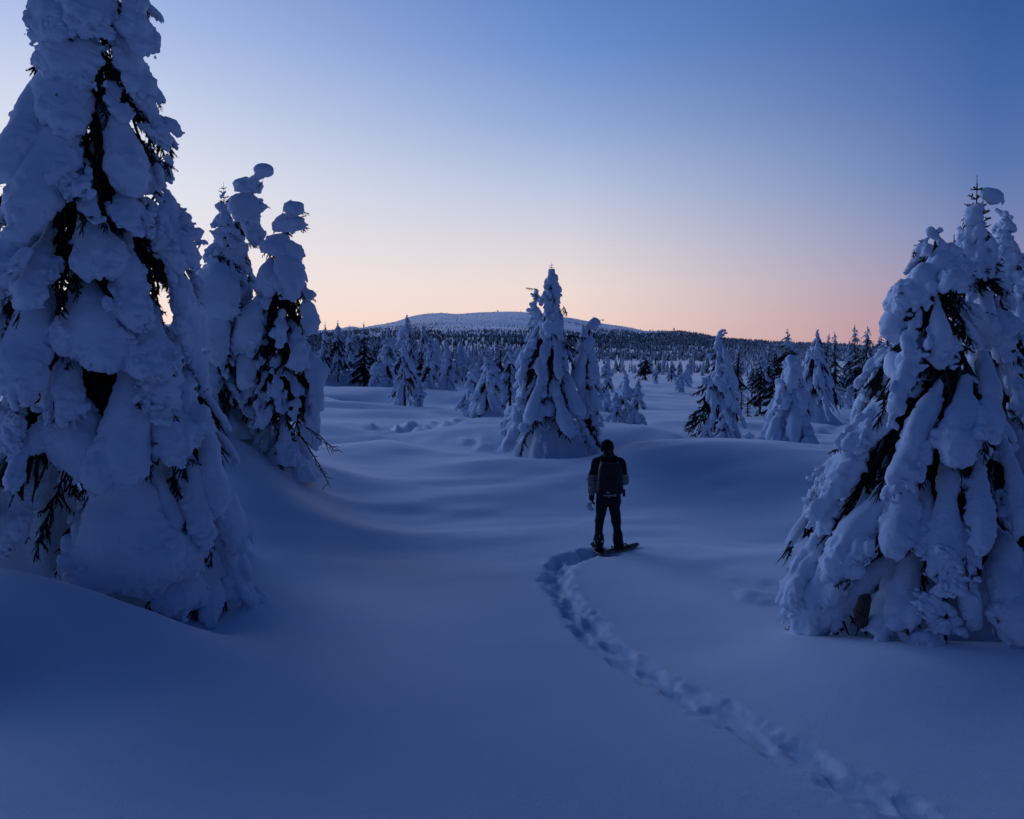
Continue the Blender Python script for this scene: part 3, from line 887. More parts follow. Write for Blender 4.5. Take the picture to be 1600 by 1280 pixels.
hC.front([(446, 328, 474, 332, 30, 'pillow'), (426, 352, 472, 356, 40, 'pillow'), (424, 372, 446, 405, 48, 'pillow'), (450, 380, 462, 415, 36, 'pillow'), (425, 410, 420, 455, 50, 'tongue'), (448, 405, 455, 470, 46, 'pillow'),
          (465, 425, 478, 465, 30, 'lumpy'), (408, 470, 385, 545, 65, 'tongue'), (475, 475, 490, 520, 36, 'pillow'), (440, 490, 440, 545, 40, 'lumpy'), (462, 520, 470, 580, 40, 'lumpy'), (430, 560, 432, 620, 36, 'lumpy'),
          (485, 560, 492, 640, 36, 'pillow'), (480, 620, 488, 690, 32, 'lumpy'), (395, 540, 385, 610, 46, 'tongue'), (455, 590, 462, 650, 36, 'lumpy'), (415, 600, 410, 660, 40, 'lumpy'), (440, 660, 448, 720, 36, 'lumpy')])
# bare twigs hanging out at its foot
g = Geo(); rg = np.random.default_rng(9)
def bare(g, A, B, n, ln, r0=0.014):
    A, B = np.asarray(A), np.asarray(B)
    g.tube([A, (A + B) / 2 + np.array([0, 0, 0.05]), B], [r0, r0 * .7, r0 * .3], 5)
    for i in range(n):
        t = 0.2 + 0.78 * i / n
        a = A + (B - A) * t
        d = (B - A) / np.linalg.norm(B - A) * 0.7 + rg.normal(0, 0.5, 3) + np.array([0, 0, -0.25])
        l = ln * rg.uniform(.5, 1.1)
        g.tube([a, a + d * l * .6 + rg.normal(0, .01, 3), a + d * l], [r0 * .5, r0 * .4, r0 * .2], 4)
bare(g, P(478, 668, 13.68) - hC.b, P(525, 706, 13.12) - hC.b, 16, 0.16)
bare(g, P(482, 700, 13.64) - hC.b, P(516, 762, 13.20) - hC.b, 9, 0.18)
rt = hC.T.objects("spruce_tree", "snow-caked spruce with bare twigs at its foot, rightmost of the group at left", "tree", "big snow-laden spruces close by")
obj("bare_twig", g.mesh("bare_twig", M_bark), rt)

# right group ------------------------------------------------
hR = Hero(8.70, (1425, 985), [(358, 1445, 1478), (385, 1436, 1490), (410, 1440, 1480), (440, 1402, 1500), (480, 1388, 1515), (530, 1380, 1520), (560, 1390, 1520), (600, 1362, 1530), (650, 1330, 1550), (700, 1302, 1570), (760, 1276, 1590),
                             (810, 1262, 1600), (860, 1250, 1610), (920, 1242, 1620), (985, 1256, 1620)],
          [(1425, 1000), (1435, 800), (1455, 600), (1460, 450), (1463, 356)], 21)
hR.trunk(0.13)
backR = lambda c, s_, hf: (s_ < 0.1 and hR.T.g.random() < 0.8)
grow(hR.T, hR.H, hR.Rf, hR.axis, levels=15, per=9, droop=(45, 64), snow=1.0, dark=0.8, wf=0.44, hmin=0.02, hmax=0.9, skip=backR, cmax=0.55)
hR.T.skirt(1.45, 1.2)
hR.T.skirt(1.75, 0.62, -0.05, -0.1)
hR.T.skirt(1.5, 0.6, 1.1, 0.0)
hR.T.skirt(1.3, 1.6, 0.35, 0.1)
hR.front([(1452, 362, 1482, 398, 48, 'lumpy'), (1455, 370, 1436, 396, 34, 'lumpy'), (1470, 395, 1425, 470, 66, 'lumpy'), (1478, 400, 1492, 450, 48, 'lumpy'), (1425, 445, 1398, 498, 54, 'pillow'), (1404, 478, 1392, 532, 46, 'pillow'),
    (1440, 450, 1430, 570, 56, 'lumpy'), (1462, 465, 1466, 560, 54, 'tongue'), (1466, 525, 1472, 566, 48, 'pillow'), (1432, 535, 1398, 648, 62, 'lumpy'), (1425, 590, 1292, 770, 78, 'lumpy'), (1475, 590, 1395, 765, 58, 'tongue'),
    (1505, 600, 1480, 728, 92, 'tongue'), (1340, 690, 1285, 830, 62, 'lumpy'), (1484, 720, 1470, 868, 60, 'tongue'), (1432, 690, 1394, 868, 60, 'tongue'), (1390, 770, 1298, 905, 94, 'tongue'), (1305, 815, 1242, 925, 58, 'lumpy'),
    (1335, 875, 1276, 945, 58, 'pillow'), (1275, 885, 1240, 965, 46, 'lumpy'), (1432, 855, 1252, 992, 76, 'tongue'), (1525, 690, 1532, 838, 54, 'tongue'), (1528, 560, 1545, 690, 64, 'tongue'), (1560, 690, 1592, 830, 60, 'tongue'),
    (1505, 790, 1500, 905, 58, 'tongue'), (1430, 640, 1425, 740, 46, 'tongue'), (1350, 780, 1340, 870, 48, 'tongue'), (1445, 760, 1440, 850, 40, 'tongue'), (1440, 850, 1395, 985, 62, 'tongue'), (1550, 820, 1575, 950, 75, 'tongue'),
    (1395, 560, 1408, 600, 40, 'pillow'), (1365, 640, 1330, 700, 50, 'lumpy'),
    (1300, 890, 1262, 992, 78, 'tongue'), (1400, 870, 1372, 1000, 60, 'tongue'), (1560, 850, 1588, 1004, 95, 'tongue')], True)
rt = hR.T.objects("spruce_tree", "broad spruce completely buried in snow tongues, front tree of the group at right", "tree", "big snow-laden spruces close by")
A = hR.at(1352, 935, 1.06); B = hR.at(1346, 975, 1.06)
g = Geo().tube([A + np.array([0.03, -.02, .04]), A, (A + B) / 2 - np.array([.02, 0, 0]), B, B - np.array([-.01, 0, .04])], [0.02, 0.06, 0.075, 0.06, 0.02], 9)
obj("bare_bark", g.mesh("bare_bark", M_bark), rt)

hR2 = Hero(9.50, (1550, 990), [(318, 1508, 1540), (350, 1500, 1556), (400, 1490, 1562), (450, 1486, 1572), (520, 1480, 1590), (620, 1470, 1620), (720, 1460, 1650), (850, 1440, 1680), (980, 1420, 1700)],
           [(1560, 1000), (1550, 700), (1535, 480), (1524, 318)], 22)
hR2.trunk(0.13)
grow(hR2.T, hR2.H, hR2.Rf, hR2.axis, levels=14, per=8, droop=(42, 62), snow=0.95, dark=0.9, wf=0.42, hmin=0.03, hmax=0.9, cmax=0.7)
hR2.T.skirt(1.3, 1.2)
hR2.front([(1515, 325, 1528, 352, 34, 'pillow'), (1500, 358, 1496, 405, 38, 'lumpy'), (1535, 352, 1525, 425, 58, 'lumpy'), (1510, 400, 1500, 450, 44, 'lumpy'), (1548, 395, 1556, 440, 36, 'lumpy'), (1538, 470, 1536, 548, 66, 'spade'),
           (1534, 306, 1560, 312, 26, 'pillow'), (1560, 470, 1570, 560, 50, 'lumpy'), (1570, 560, 1590, 650, 55, 'lumpy'), (1585, 680, 1605, 800, 60, 'tongue')])
hR2.T.leader(hR2.at(1524, 345, .3), 0.52, 1)
hR2.T.leader(hR2.at(1534, 362, .5), 0.42, 2)
for (x0, y0, x1, y1) in [(1495, 440, 1562, 408), (1492, 452, 1560, 432), (1488, 495, 1548, 485), (1490, 505, 1535, 500)]:
    A, B = hR2.at(x0, y0, 1.08), hR2.at(x1, y1, 1.35)
    hR2.T.branch(A, B, 0.5, None)
hR2.T.objects("spruce_tree", "snowy spruce with bare dark leader shoots on top, middle of the group at right", "tree", "big snow-laden spruces close by")
hR3 = Hero(11.20, (1620, 950), [(318, 1558, 1582), (345, 1552, 1590), (390, 1550, 1602), (440, 1552, 1612), (520, 1550, 1640), (650, 1545, 1680), (800, 1530, 1700), (960, 1510, 1720)],
           [(1625, 970), (1610, 700), (1585, 440), (1570, 316)], 23)
hR3.trunk(0.11)
grow(hR3.T, hR3.H, hR3.Rf, hR3.axis, levels=14, per=7, droop=(42, 64), snow=0.85, dark=0.8, wf=0.42, hmax=0.88, cmax=0.65)
spire(hR3.T, hR3.H, hR3.Rf, hR3.axis, 0.8, 6)
hR3.T.objects("spruce_tree", "narrow snowy spruce at the right edge, hindmost of the group at right", "tree", "big snow-laden spruces close by")

# snow-buried sapling in front of the right group
def small(px, topy, D, hw, seed, name, label, cat="tree", group=None, base_py=None, **kw):
    b = P(px, 700, D)
    z = gz(b[0], D) - 0.06
    H = P(px, topy, D)[2] - z
    Rm = hw * D / FPX
    T = Tree((b[0], D, z), seed)
    return T, H, Rm
T, H, Rm = small(1487, 848, 7.42, 36, 31, "", "")
for i in range(11):
    t = i / 10
    w = 0.34 - 0.10 * t
    an = T.g.uniform(0, 6.28)
    c = np.array([-0.16 + 0.18 * t + 0.04 * math.sin(i), 0, H * (0.02 + 0.86 * t)])
    d = np.array([math.cos(an), math.sin(an), -0.5]) * 0.2
    T.clump(c - d, c + d, w * 1.1, 'lumpy' if i < 9 else 'pillow', thick=w * 1.1, lift=0)
T.clump((0.05, 0, H * .85), (0.28, 0.05, H * .1), 0.42, 'tongue', out=(.6, -.6))
T.branch((0.10, -0.12, H * .95), (0.12, -0.17, H * .60), 0.10, (0, -1))
T.trunk([(0, 0, -.05), (0, 0, H * .5), (0.02, 0, H * .9)], 0.03, 0.01)
T.objects("sapling", "small bent sapling wrapped in crusty snow at the foot of the right spruces", "sapling")
# thin twig sticking out of the snow
b = P(1272, 768, 12.29); zb = gz(b[0], b[1])
g = Geo().tube([(0, 0, -0.08), (-0.02, 0, 0.10), (0.0, 0, 0.2), (0.09, 0, 0.24)], [0.008, 0.007, 0.006, 0.003], 5)
g.tube([(-0.02, 0, 0.10), (-0.06, .02, 0.17)], [0.005, 0.002], 4)
tag(obj("bare_twig", g.mesh("bare_twig", M_bark), loc=(b[0], b[1], zb)), "thin bent twig poking out of smooth snow left of the right spruces", "twig")

# ------------------------------------------------------------------ trees of the middle distance
def cone_prof(Rm, pw=1.05, wob=0.10, seed=0, top=0.05):
    wob = wob * 1.9
    ph = np.random.default_rng(seed).uniform(0, 6.28, 3)
    def f(hf, c):
        return Rm * (max(1 - hf, 0) ** pw * (1 + wob * math.sin(hf * 21 + ph[0]) + wob * c * math.sin(hf * 9 + ph[1])) + top)
    return f
MID = [
 # px, top row, D, half width px, style, lean px, label
 (802, 628, 24.0, 20, 'mound', 0, "low snow-buried bush at the left foot of the central spruce"),
 (764, 540, 29.3, 34, 'drape', 0, "small conical snowy spruce standing on the mound left of the central spruce"),
 (740, 566, 32.3, 20, 'column', 2, "stubby snow-covered spruce left of the small conical one on the mound"),
 (797, 535, 35.1, 30, 'mixed', 0, "half dark spruce showing between the conical spruce and the central one"),
 (633, 528, 35.4, 30, 'mixed', 0, "ragged snowy spruce with dark low branches behind the hollow of churned snow"),
 (657, 590, 35.2, 10, 'column', 0, "snow pillar sapling at the right foot of the ragged spruce"),
 (675, 524, 49.8, 17, 'column', 0, "slender snowy spruce right of the ragged spruce"),
 (698, 530, 51.2, 20, 'drape', 0, "slender cone-shaped spruce right of the slender pair's first tree"),
 (659, 536, 59.5, 13, 'dark', 0, "thin dark spruce behind the slender snowy pair"),
 (607, 528, 50.8, 22, 'column', -2, "snowy spruce with rounded shoulders left of the ragged spruce"),
 (593, 562, 49.6, 14, 'mound', 0, "domed snow-bowed young spruce leaning out left of the ragged spruce"),
 (531, 500, 55.2, 26, 'mixed', 0, "snowy spruce cresting the left snow bank, tallest there with a white tip"),
 (571, 503, 54.4, 22, 'dark', 0, "dark spruce with a thin bare leader on the left snow bank"),
 (549, 512, 60.0, 17, 'mixed', 0, "spruce squeezed between the white-tipped and the dark one on the left bank"),
 (508, 533, 54.8, 18, 'mixed', 0, "bushy snowy spruce at the left bank's edge beside the near trees"),
 (975, 582, 30.1, 17, 'column', -2, "taller snow column of the twin saplings right of the person's head"),
 (997, 590, 29.8, 15, 'column', 2, "right-hand snow column of the twin saplings right of the person's head"),
 (961, 612, 29.9, 12, 'column', 0, "lowest snow column on the left of the twin saplings"),
 (947, 558, 38.6, 14, 'column', 0, "narrow white spruce peeking out right of the central group"),
 (1007, 545, 88.0, 14, 'dark', 0, "dark bushy spruce alone on the low rise in the centre right"),
 (1023, 572, 76.0, 5, 'column', 0, "thin white sapling on the low rise right of the dark bushy spruce"),
 (1048, 562, 84.0, 11, 'mixed', 0, "snowy spruce on the low rise, left one of a close pair"),
 (1060, 564, 86.0, 11, 'mixed', 0, "snowy spruce on the low rise, right one of a close pair"),
 (1073, 568, 70.0, 10, 'column', 1, "round-topped snowy spruce left of the hook-topped spruce"),
 (1063, 583, 62.1, 8, 'hooked', 3, "bowed snow sapling below the round-topped spruce"),
 (1124, 514, 30.0, 44, 'hook', 6, "spruce with a curled snow hook on top and dark branches on its left"),
 (1131, 640, 27.2, 15, 'column', 0, "white sapling standing in front of the hook-topped spruce"),
 (1104, 664, 27.8, 9, 'column', 0, "tiny snow-covered sapling at the left foot of the hook-topped spruce"),
 (1171, 674, 27.2, 10, 'mound', 0, "small snow-capped stump right of the hook-topped spruce"),
 (1272, 513, 38.0, 40, 'drape', 0, "tall drooping snowy spruce right behind the wholly white one"),
 (1226, 513, 43.0, 34, 'dark', 0, "dark snowy-topped spruce left behind the wholly white one"),
 (1186, 556, 45.0, 22, 'dark', 0, "dark spruce left of the white wrapped one, halfway to the hook-topped spruce"),
 (1191, 552, 50.0, 10, 'column', 0, "white rounded spire rising behind the dark spruces"),
 (1157, 602, 43.0, 7, 'dark', 0, "little dark sapling right of the hook-topped spruce"),
 (1167, 612, 42.0, 6, 'dark', 0, "smallest dark sapling beside the little one right of the hook-topped spruce"),
 (1322, 535, 60.0, 18, 'mixed', 0, "snowy spruce in the thicket left of the right group, left tip of two"),
 (1334, 536, 61.0, 17, 'mixed', 0, "snowy spruce in the thicket left of the right group, right tip of two"),
 (1371, 520, 44.0, 28, 'dark', 0, "dark-branched spruce with a white tip against the right group's left edge"),
 (1352, 545, 52.0, 16, 'mixed', 0, "broad snowy spruce in the thicket next to the dark-branched one"),
 (1323, 602, 46.0, 9, 'white', 0, "small white cone of a sapling in front of the thicket"),
 (1383, 570, 24.6, 20, 'hooked', -8, "young bent snowy spruce close left of the right group"),
 (1368, 600, 13.5, 28, 'mixed', 6, "short snowy spruce with dark needles showing, leaning on the right group"),
]
def grow_style(T, H, Rm, style, lean, seed):
    ax = straight(lean, H)
    prof = cone_prof(Rm, 1.05, 0.10, seed)
    lev = int(np.clip(H * 2.8, 5, 14))
    if style == 'drape':
        grow(T, H, prof, ax, lev, 7, (52, 68), 0.92, 0.9, 0.36, 0.06, 0.9, ['tongue', 'lumpy', 'lumpy', 'spade'], cmax=1.0)
        T.skirt(Rm * 1.02, H * .32)
        spire(T, H, prof, ax, 0.76, 6, fat=1.0)
    elif style == 'column':
        prof = cone_prof(Rm, 0.5, 0.14, seed)
        grow(T, H, prof, ax, lev, 6, (40, 62), 0.95, 0.8, 0.55, 0.0, 0.9, ['lumpy', 'lumpy', 'pillow', 'tongue'], cmax=0.6)
        T.skirt(Rm * 0.85, H * .25)
        spire(T, H, prof, ax, 0.7, 6, fat=0.9)
    elif style in ('hooked', 'hook'):
        prof = cone_prof(Rm, 0.85 if style == 'hook' else 0.55, 0.08, seed)
        if style == 'hook':
            side = lambda c, s_, hf: (c < -0.5 and hf < 0.85 and T.g.random() < .8)
            grow(T, H * .92, prof, ax, lev + 1, 8, (50, 68), 1.0, 0.5, 0.30, 0.0, 0.92, ['tongue', 'tongue', 'lumpy'], skip=side, cmax=1.3)
            T.skirt(Rm * .75, H * .14, Rm * .2)
            for i in range(13):
                hf = 0.06 + 0.74 * i / 12
                an = math.pi + T.g.uniform(-1.1, 1.1)
                Rr = prof(hf, -1) * T.g.uniform(1.0, 1.35)
                A = np.array([*ax(hf * H + .3 * Rr), hf * H + 0.42 * Rr]); B = np.array([math.cos(an) * Rr, math.sin(an) * Rr, hf * H])
                T.branch(A, B, 0.75 * np.linalg.norm(B - A), (math.cos(an), math.sin(an)))
                if i % 2 == 0:
                    T.clump(A, A + (B - A) * .62, 0.26, 'tongue', thick=.16, out=(math.cos(an), math.sin(an)))
        else:
            grow(T, H * .92, prof, ax, lev, 6, (46, 64), 0.95, 0.8, 0.46, 0.0, 0.9, ['tongue', 'lumpy', 'pillow'], cmax=0.9)
        spire(T, H * .95, prof, ax, 0.74, 6, fat=0.95)
        tx = ax(H)[0]
        s = 0.10 * H ** .5
        if style == 'hook':
            pts = [(-.2, -2.4, 1.0), (0.0, -1.4, .9), (0.25, -.6, .8), (0.8, -.35, .7), (1.15, -.8, .55)]
        else:
            pts = [(-.6, -2.6, 1.5), (-.2, -1.6, 1.4), (0.4, -.8, 1.3), (1.3, -.65, 1.2)]
        for (qx, qz, k) in pts:
            C = np.array([tx - .4 * s + qx * s, 0, H + qz * s])
            dv = np.array([s * .7, 0, s * (.5 if qx < .3 else -.1)])
            T.clump(C - dv * k, C + dv * k, s * 1.5 * k, 'pillow', thick=s * 1.4 * k, lift=0)
    elif style == 'white':
        prof = cone_prof(Rm, 0.75, 0.06, seed)
        grow(T, H, prof, ax, lev + 2, 8, (52, 68), 1.0, 0.2, 0.46, 0.0, 0.9, ['tongue', 'lumpy', 'lumpy', 'pillow'], cmax=0.9)
        T.skirt(Rm * 1.0, H * .5)
        spire(T, H, prof, ax, 0.7, 7, fat=1.1)
    elif style == 'mixed':
        grow(T, H, prof, ax, lev, 7, (40, 60), 0.8, 1.0, 0.36, 0.0, 0.9, ['tongue', 'lumpy', 'lumpy'], cmax=0.8)
        spire(T, H, prof, ax, 0.78, 5, fat=0.9)
    elif style == 'dark':
        prof = cone_prof(Rm * 1.3, 0.9, 0.10, seed)
        grow(T, H, prof, ax, lev + 1, 8, (12, 38), 0.34, 1.0, 0.28, 0.0, 0.92, ['tongue', 'lumpy'], cmax=0.7, bw=1.0, inner=False)
        spire(T, H * .97, prof, ax, 0.85, 3, fat=0.7)
        T.leader((ax(H)[0], 0, H * .93), H * .08)
    elif style == 'mound':
        prof = lambda hf, c: Rm * (0.25 + math.sqrt(max(1 - hf ** 2, 0)) * 0.75)
        grow(T, H, prof, ax, 4, 6, (25, 50), 1.0, 0.3, 0.6, 0.0, 0.75, ['pillow', 'lumpy', 'tongue'], cmax=0.8)
        T.clump((-Rm * .7, 0, H * .72), (Rm * .8, 0, H * .72), Rm * 1.5, 'pillow', thick=H * .5, lift=0)
    T.trunk([(*ax(h), h) for h in np.linspace(-0.1, H * .95, 7)], max(0.022 * H, 0.02), 0.012)
# the three spruces grown together in the centre, and the wholly white one, measured like the near ones
c1 = Hero(21.31, (860, 716), [(422, 856, 867), (440, 849, 873), (458, 846, 881), (474, 845, 880), (490, 849, 878), (509, 849, 882), (520, 846, 882), (533, 834, 886), (554, 818, 890), (586, 807, 897), (612, 807, 904), (634, 802, 905), (652, 794, 910), (679, 788, 925), (700, 781, 934), (716, 778, 936)],
          [(862, 724), (860, 600), (862, 500), (862, 420)], 61)
c1.trunk(0.12)
skc = lambda c, s_, hf: s_ < -0.1 and c1.T.g.random() < .35
grow(c1.T, c1.H, c1.Rf, c1.axis, 15, 8, (42, 68), 0.95, 0.9, 0.46, 0.10, 0.92, ['lumpy', 'lumpy', 'tongue', 'pillow'], cmax=0.6, skip=skc)
spire(c1.T, c1.H, c1.Rf, c1.axis, 0.72, 9, fat=0.8)
c1.T.skirt(1.28, 2.3)
c1.front([(862, 424, 860, 446, 22, 'lumpy'), (866, 440, 873, 466, 24, 'lumpy'), (856, 440, 854, 472, 24, 'lumpy'), (870, 465, 868, 500, 24, 'lumpy'), (858, 470, 858, 508, 28, 'lumpy'), (855, 500, 872, 522, 32, 'pillow'),
   (852, 515, 846, 592, 30, 'lumpy'), (863, 520, 873, 594, 18, 'tongue'), (838, 525, 822, 562, 30, 'lumpy'), (825, 550, 815, 592, 30, 'lumpy'), (820, 580, 812, 628, 30, 'lumpy'), (850, 590, 828, 660, 30, 'tongue'), (874, 592, 904, 648, 38, 'tongue'),
   (862, 600, 884, 674, 30, 'tongue'), (835, 635, 818, 672, 28, 'lumpy'), (815, 630, 802, 655, 22, 'lumpy'), (818, 655, 794, 704, 40, 'lumpy')])
c1.T.leader(np.array([c1.axis(c1.H)[0], 0, c1.H - 0.12]), 0.30, 0)
for q in ((880, 478, 888, 492), (878, 525, 915, 527), (880, 535, 905, 550), (882, 545, 900, 575), (846, 532, 815, 535), (885, 600, 900, 615)):
    c1.T.branch(c1.at(q[0], q[1], .6), c1.at(q[2], q[3], 1.0), 0.5)
c1.T.objects("spruce_tree", "largest snow-draped spruce in the centre, just beyond the person", "tree")
c2 = Hero(22.28, (838, 700), [(449, 831, 843), (462, 828, 845), (490, 826, 847), (515, 824, 849), (530, 818, 852), (580, 812, 856), (640, 802, 862), (705, 790, 872)], [(838, 710), (838, 560), (837, 447)], 62)
c2.trunk(0.08)
grow(c2.T, c2.H, c2.Rf, c2.axis, 14, 6, (36, 62), 0.95, 1.0, 0.6, 0.1, 0.95, ['lumpy', 'lumpy', 'pillow'], cmax=0.42)
spire(c2.T, c2.H, c2.Rf, c2.axis, 0.7, 8, fat=0.9)
c2.T.branch(c2.at(836, 452, .3), c2.at(822, 449, 1), 0.2)
c2.T.objects("spruce_tree", "slim spruce with a snowy spire tucked behind the left side of the central spruce", "tree")
c3 = Hero(21.75, (922, 716), [(503, 912, 938), (512, 908, 934), (522, 906, 930), (540, 900, 931), (560, 896, 934), (600, 897, 937), (640, 900, 940), (680, 905, 943), (718, 908, 946)], [(922, 722), (918, 600), (918, 540), (924, 503)], 63)
c3.trunk(0.09)
grow(c3.T, c3.H, c3.Rf, c3.axis, 13, 7, (40, 66), 0.9, 1.0, 0.5, 0.04, 0.9, ['lumpy', 'lumpy', 'pillow', 'tongue'], cmax=0.45)
c3.front([(912, 514, 937, 504, 18, 'pillow'), (912, 510, 916, 545, 24, 'tongue'), (914, 535, 906, 600, 34, 'tongue'), (920, 540, 926, 590, 26, 'lumpy'), (908, 590, 906, 640, 24, 'lumpy'), (924, 590, 930, 640, 22, 'lumpy')])
c3.T.skirt(0.62, 1.3)
c3.T.objects("spruce_tree", "snow-packed spruce with a bent blunt top against the right side of the central spruce", "tree")
cw = Hero(26.18, (1234, 696), [(555, 1230, 1241), (563, 1229, 1246), (574, 1227, 1251), (595, 1219, 1254), (616, 1215, 1261), (633, 1204, 1266), (651, 1197, 1268), (670, 1196, 1270), (698, 1186, 1278)], [(1234, 700), (1236, 620), (1235, 553)], 64)
cw.trunk(0.06)
grow(cw.T, cw.H, cw.Rf, cw.axis, 12, 9, (46, 70), 1.0, 0.25, 0.6, 0.02, 0.9, ['lumpy', 'pillow', 'tongue', 'pillow'], cmax=0.5)
spire(cw.T, cw.H, cw.Rf, cw.axis, 0.66, 8, fat=1.0)
cw.T.skirt(0.98, 1.9)
cw.front([(1232, 558, 1240, 572, 18, 'pillow'), (1236, 575, 1238, 605, 26, 'tongue'), (1234, 605, 1222, 640, 30, 'lumpy'), (1245, 600, 1254, 640, 24, 'lumpy'), (1240, 630, 1238, 690, 40, 'tongue'), (1222, 640, 1205, 690, 28, 'tongue'), (1215, 665, 1212, 696, 20, 'pillow'), (1255, 650, 1264, 692, 24, 'lumpy')])
cw.T.objects("spruce_tree", "ghost-like spruce wholly wrapped in white snow, left of the right-hand group", "tree")
for i, (px, top, D, hw, style, lean, label) in enumerate(MID):
    b = P(px - lean, 700, D)
    z = gz(b[0], D) - 0.08
    H = P(px, top, D)[2] - z
    Rm = hw * D / FPX
    T = Tree((b[0], D, z), 100 + i)
    grow_style(T, H, Rm, style, lean * D / FPX, 200 + i)
    T.objects("stump" if 'stump' in label else "sapling" if 'sapling' in label and H < 1.9 else "bush" if 'bush' in label else "spruce_tree", label,
              "stump" if 'stump' in label else "bush" if 'bush' in label else "sapling" if 'sapling' in label and H < 1.9 else "tree")

# ------------------------------------------------------------------ smaller trees out on the plain: copies of a few low-detail spruces
PROTO = []
for i, st in enumerate(['mixed', 'drape', 'column', 'dark', 'mixed', 'white', 'dark', 'column']):
    T = Tree((0, 0, 0), 400 + i)
    grow_style(T, 4.5, [1.0, 1.0, .62, 1.0, .85, 1.0, .8, .7][i], st, 0.0, 420 + i)
    gs, gb = T.joined()
    g = Geo()
    V, Q, TT, _ = gs.arrays(); g.add(V, Q, TT, 0)
    V, Q, TT, _ = gb.arrays(); g.add(V, Q, TT, 1)
    PROTO.append(g.mesh("plain_spruce", [M_snow, M_needle]))
rg = np.random.default_rng(77)
ZONES = [((420, 830), (60, 130), 84, "snowy spruce in the loose belt of trees behind the left snow bank", "spruces in the belt behind the left bank"),
         ((830, 1220), (95, 210), 50, "small snowy spruce scattered on the open plain right of the centre", "spruces scattered on the open plain"),
         ((1140, 1700), (56, 130), 78, "snowy spruce in the far thicket behind the right-hand trees", "spruces in the thicket behind the right trees"),
         ((500, 770), (62, 92), 12, "bigger snow-laden spruce among the belt behind the left snow bank", "bigger spruces of the belt behind the left bank"),
         ((1150, 1440), (47, 78), 16, "dark-needled spruce with patchy snow in the thicket behind the right-hand trees", "dark spruces of the thicket behind the right trees"),
         ((400, 1250), (210, 480), 70, "tiny snowy spruce far out on the plain below the hill", "tiny spruces on the far plain")]
sprs = []
for (x0, x1), (r0, r1), n, label, group in ZONES:
    for _ in range(n):
        px = rg.uniform(x0, x1); D = math.exp(rg.uniform(math.log(r0), math.log(r1)))
        if 960 < px < 1110 and D < 130: D = rg.uniform(130, 210)
        x = (px - CX) / FPX * D
        H = rg.uniform(1.6, 4.9) * (1.2 if D > 200 else 1) * (0.8 if 640 < px < 1000 else 1)
        if n in (12, 16): H = rg.uniform(3.4, 5.8)
        sprs.append((x, D, H, label, group))
ORD = ['leftmost', 'second from left', 'third from left', 'fourth from left', 'fifth from left', 'sixth from left', 'seventh from left', 'eighth from left', 'eighth from right', 'seventh from right', 'sixth from right', 'fifth from right', 'fourth from right', 'third from right', 'second from right', 'rightmost']
for key, cnt in (('bigger', 12), ('patchy', 16)):           # the larger ones are named by their place in the row
    ids = sorted((i for i, q in enumerate(sprs) if key in q[3]), key=lambda i: sprs[i][0] / sprs[i][1])
    names = ORD[:cnt // 2] + ORD[-(cnt - cnt // 2):]
    for i, nm in zip(ids, names):
        x, D, H, label, group = sprs[i]
        txt = 'bigger snow-laden spruces in the belt behind the left bank' if key == 'bigger' else 'patchy dark-needled spruces behind the right-hand trees'
        sprs[i] = (x, D, H, nm + ' of the ' + txt, group)
for x, D, H, label, group in sprs:
    o = obj("spruce_tree", PROTO[int(rg.choice([3, 6])) if 'patchy' in label else int(rg.integers(len(PROTO)))], loc=(x, D, gz(x, D) - 0.1))
    s = H / 4.5
    o.scale = (s * rg.uniform(.65, 1.25), s * rg.uniform(.65, 1.25), s)
    o.rotation_euler = (rg.normal(0, .07), rg.normal(0, .07), rg.uniform(0, 6.28))
    tag(o, label, "tree", group)

# far forest on the hill: one mass
M_forest = bpy.data.materials.new("far_forest_material"); M_forest.use_nodes = True
t_ = M_forest.node_tree; b_ = t_.nodes['Principled BSDF']
at_ = N(t_, 'ShaderNodeAttribute', attribute_name="snowiness")
mx_ = N(t_, 'ShaderNodeMix', data_type='RGBA')
mx_.inputs[6].default_value = (0.035, 0.042, 0.040, 1); mx_.inputs[7].default_value = (0.62, 0.66, 0.72, 1)
t_.links.new(at_.outputs['Fac'], mx_.inputs[0]); t_.links.new(mx_.outputs[2], b_.inputs['Base Color'])
b_.inputs['Roughness'].default_value = 0.9; b_.inputs['Specular IOR Level'].default_value = 0.1
n = 88000
px = rg.uniform(-150, 1950, n)
rr = np.sqrt(rg.uniform(300 ** 2, 3050 ** 2, n))
th = np.arctan((px - CX) / FPX)
fx, fy = np.sin(th) * rr, np.cos(th) * rr
fz = ground(fx, fy)
row = HOR - (fz - CAMZ) / fy * FPX
crest_row = np.interp(px, CREST[:, 0], CREST[:, 1])
above = sstep(0, 26, row - crest_row)                     # bare towards the top of the hill
high = sstep(535, 500, crest_row)
dens = (0.22 * (0.3 + 2 * np.clip(n2(fx / 90, fy / 90, 36) + .2, 0, 1)) + 0.95 * sstep(509, 518, row + n2(fx / 230, fy / 230, 31) * 32 + n2(fx / 70, fy / 70, 35) * 10)) * (0.45 + 0.55 * sstep(-0.22, 0.05, n2(fx / 150, fy / 90, 33)))
dens = dens * (1 - high * (1 - above) * 0.45)
dens *= np.where(rr < 800, 0.10, 1.0) * np.where((rr > 520) & (rr < 760), 0.5, 1)
keep = rg.random(n) < dens
fx, fy, fz, row = fx[keep], fy[keep], fz[keep], row[keep]
m = len(fx)
Ht = rg.uniform(3.5, 8.0, m) * (0.45 + 0.55 * sstep(510, 528, row)) * (1 + .25 * (np.hypot(fx, fy) > 1200))
W = Ht * rg.uniform(.16, .26, m)
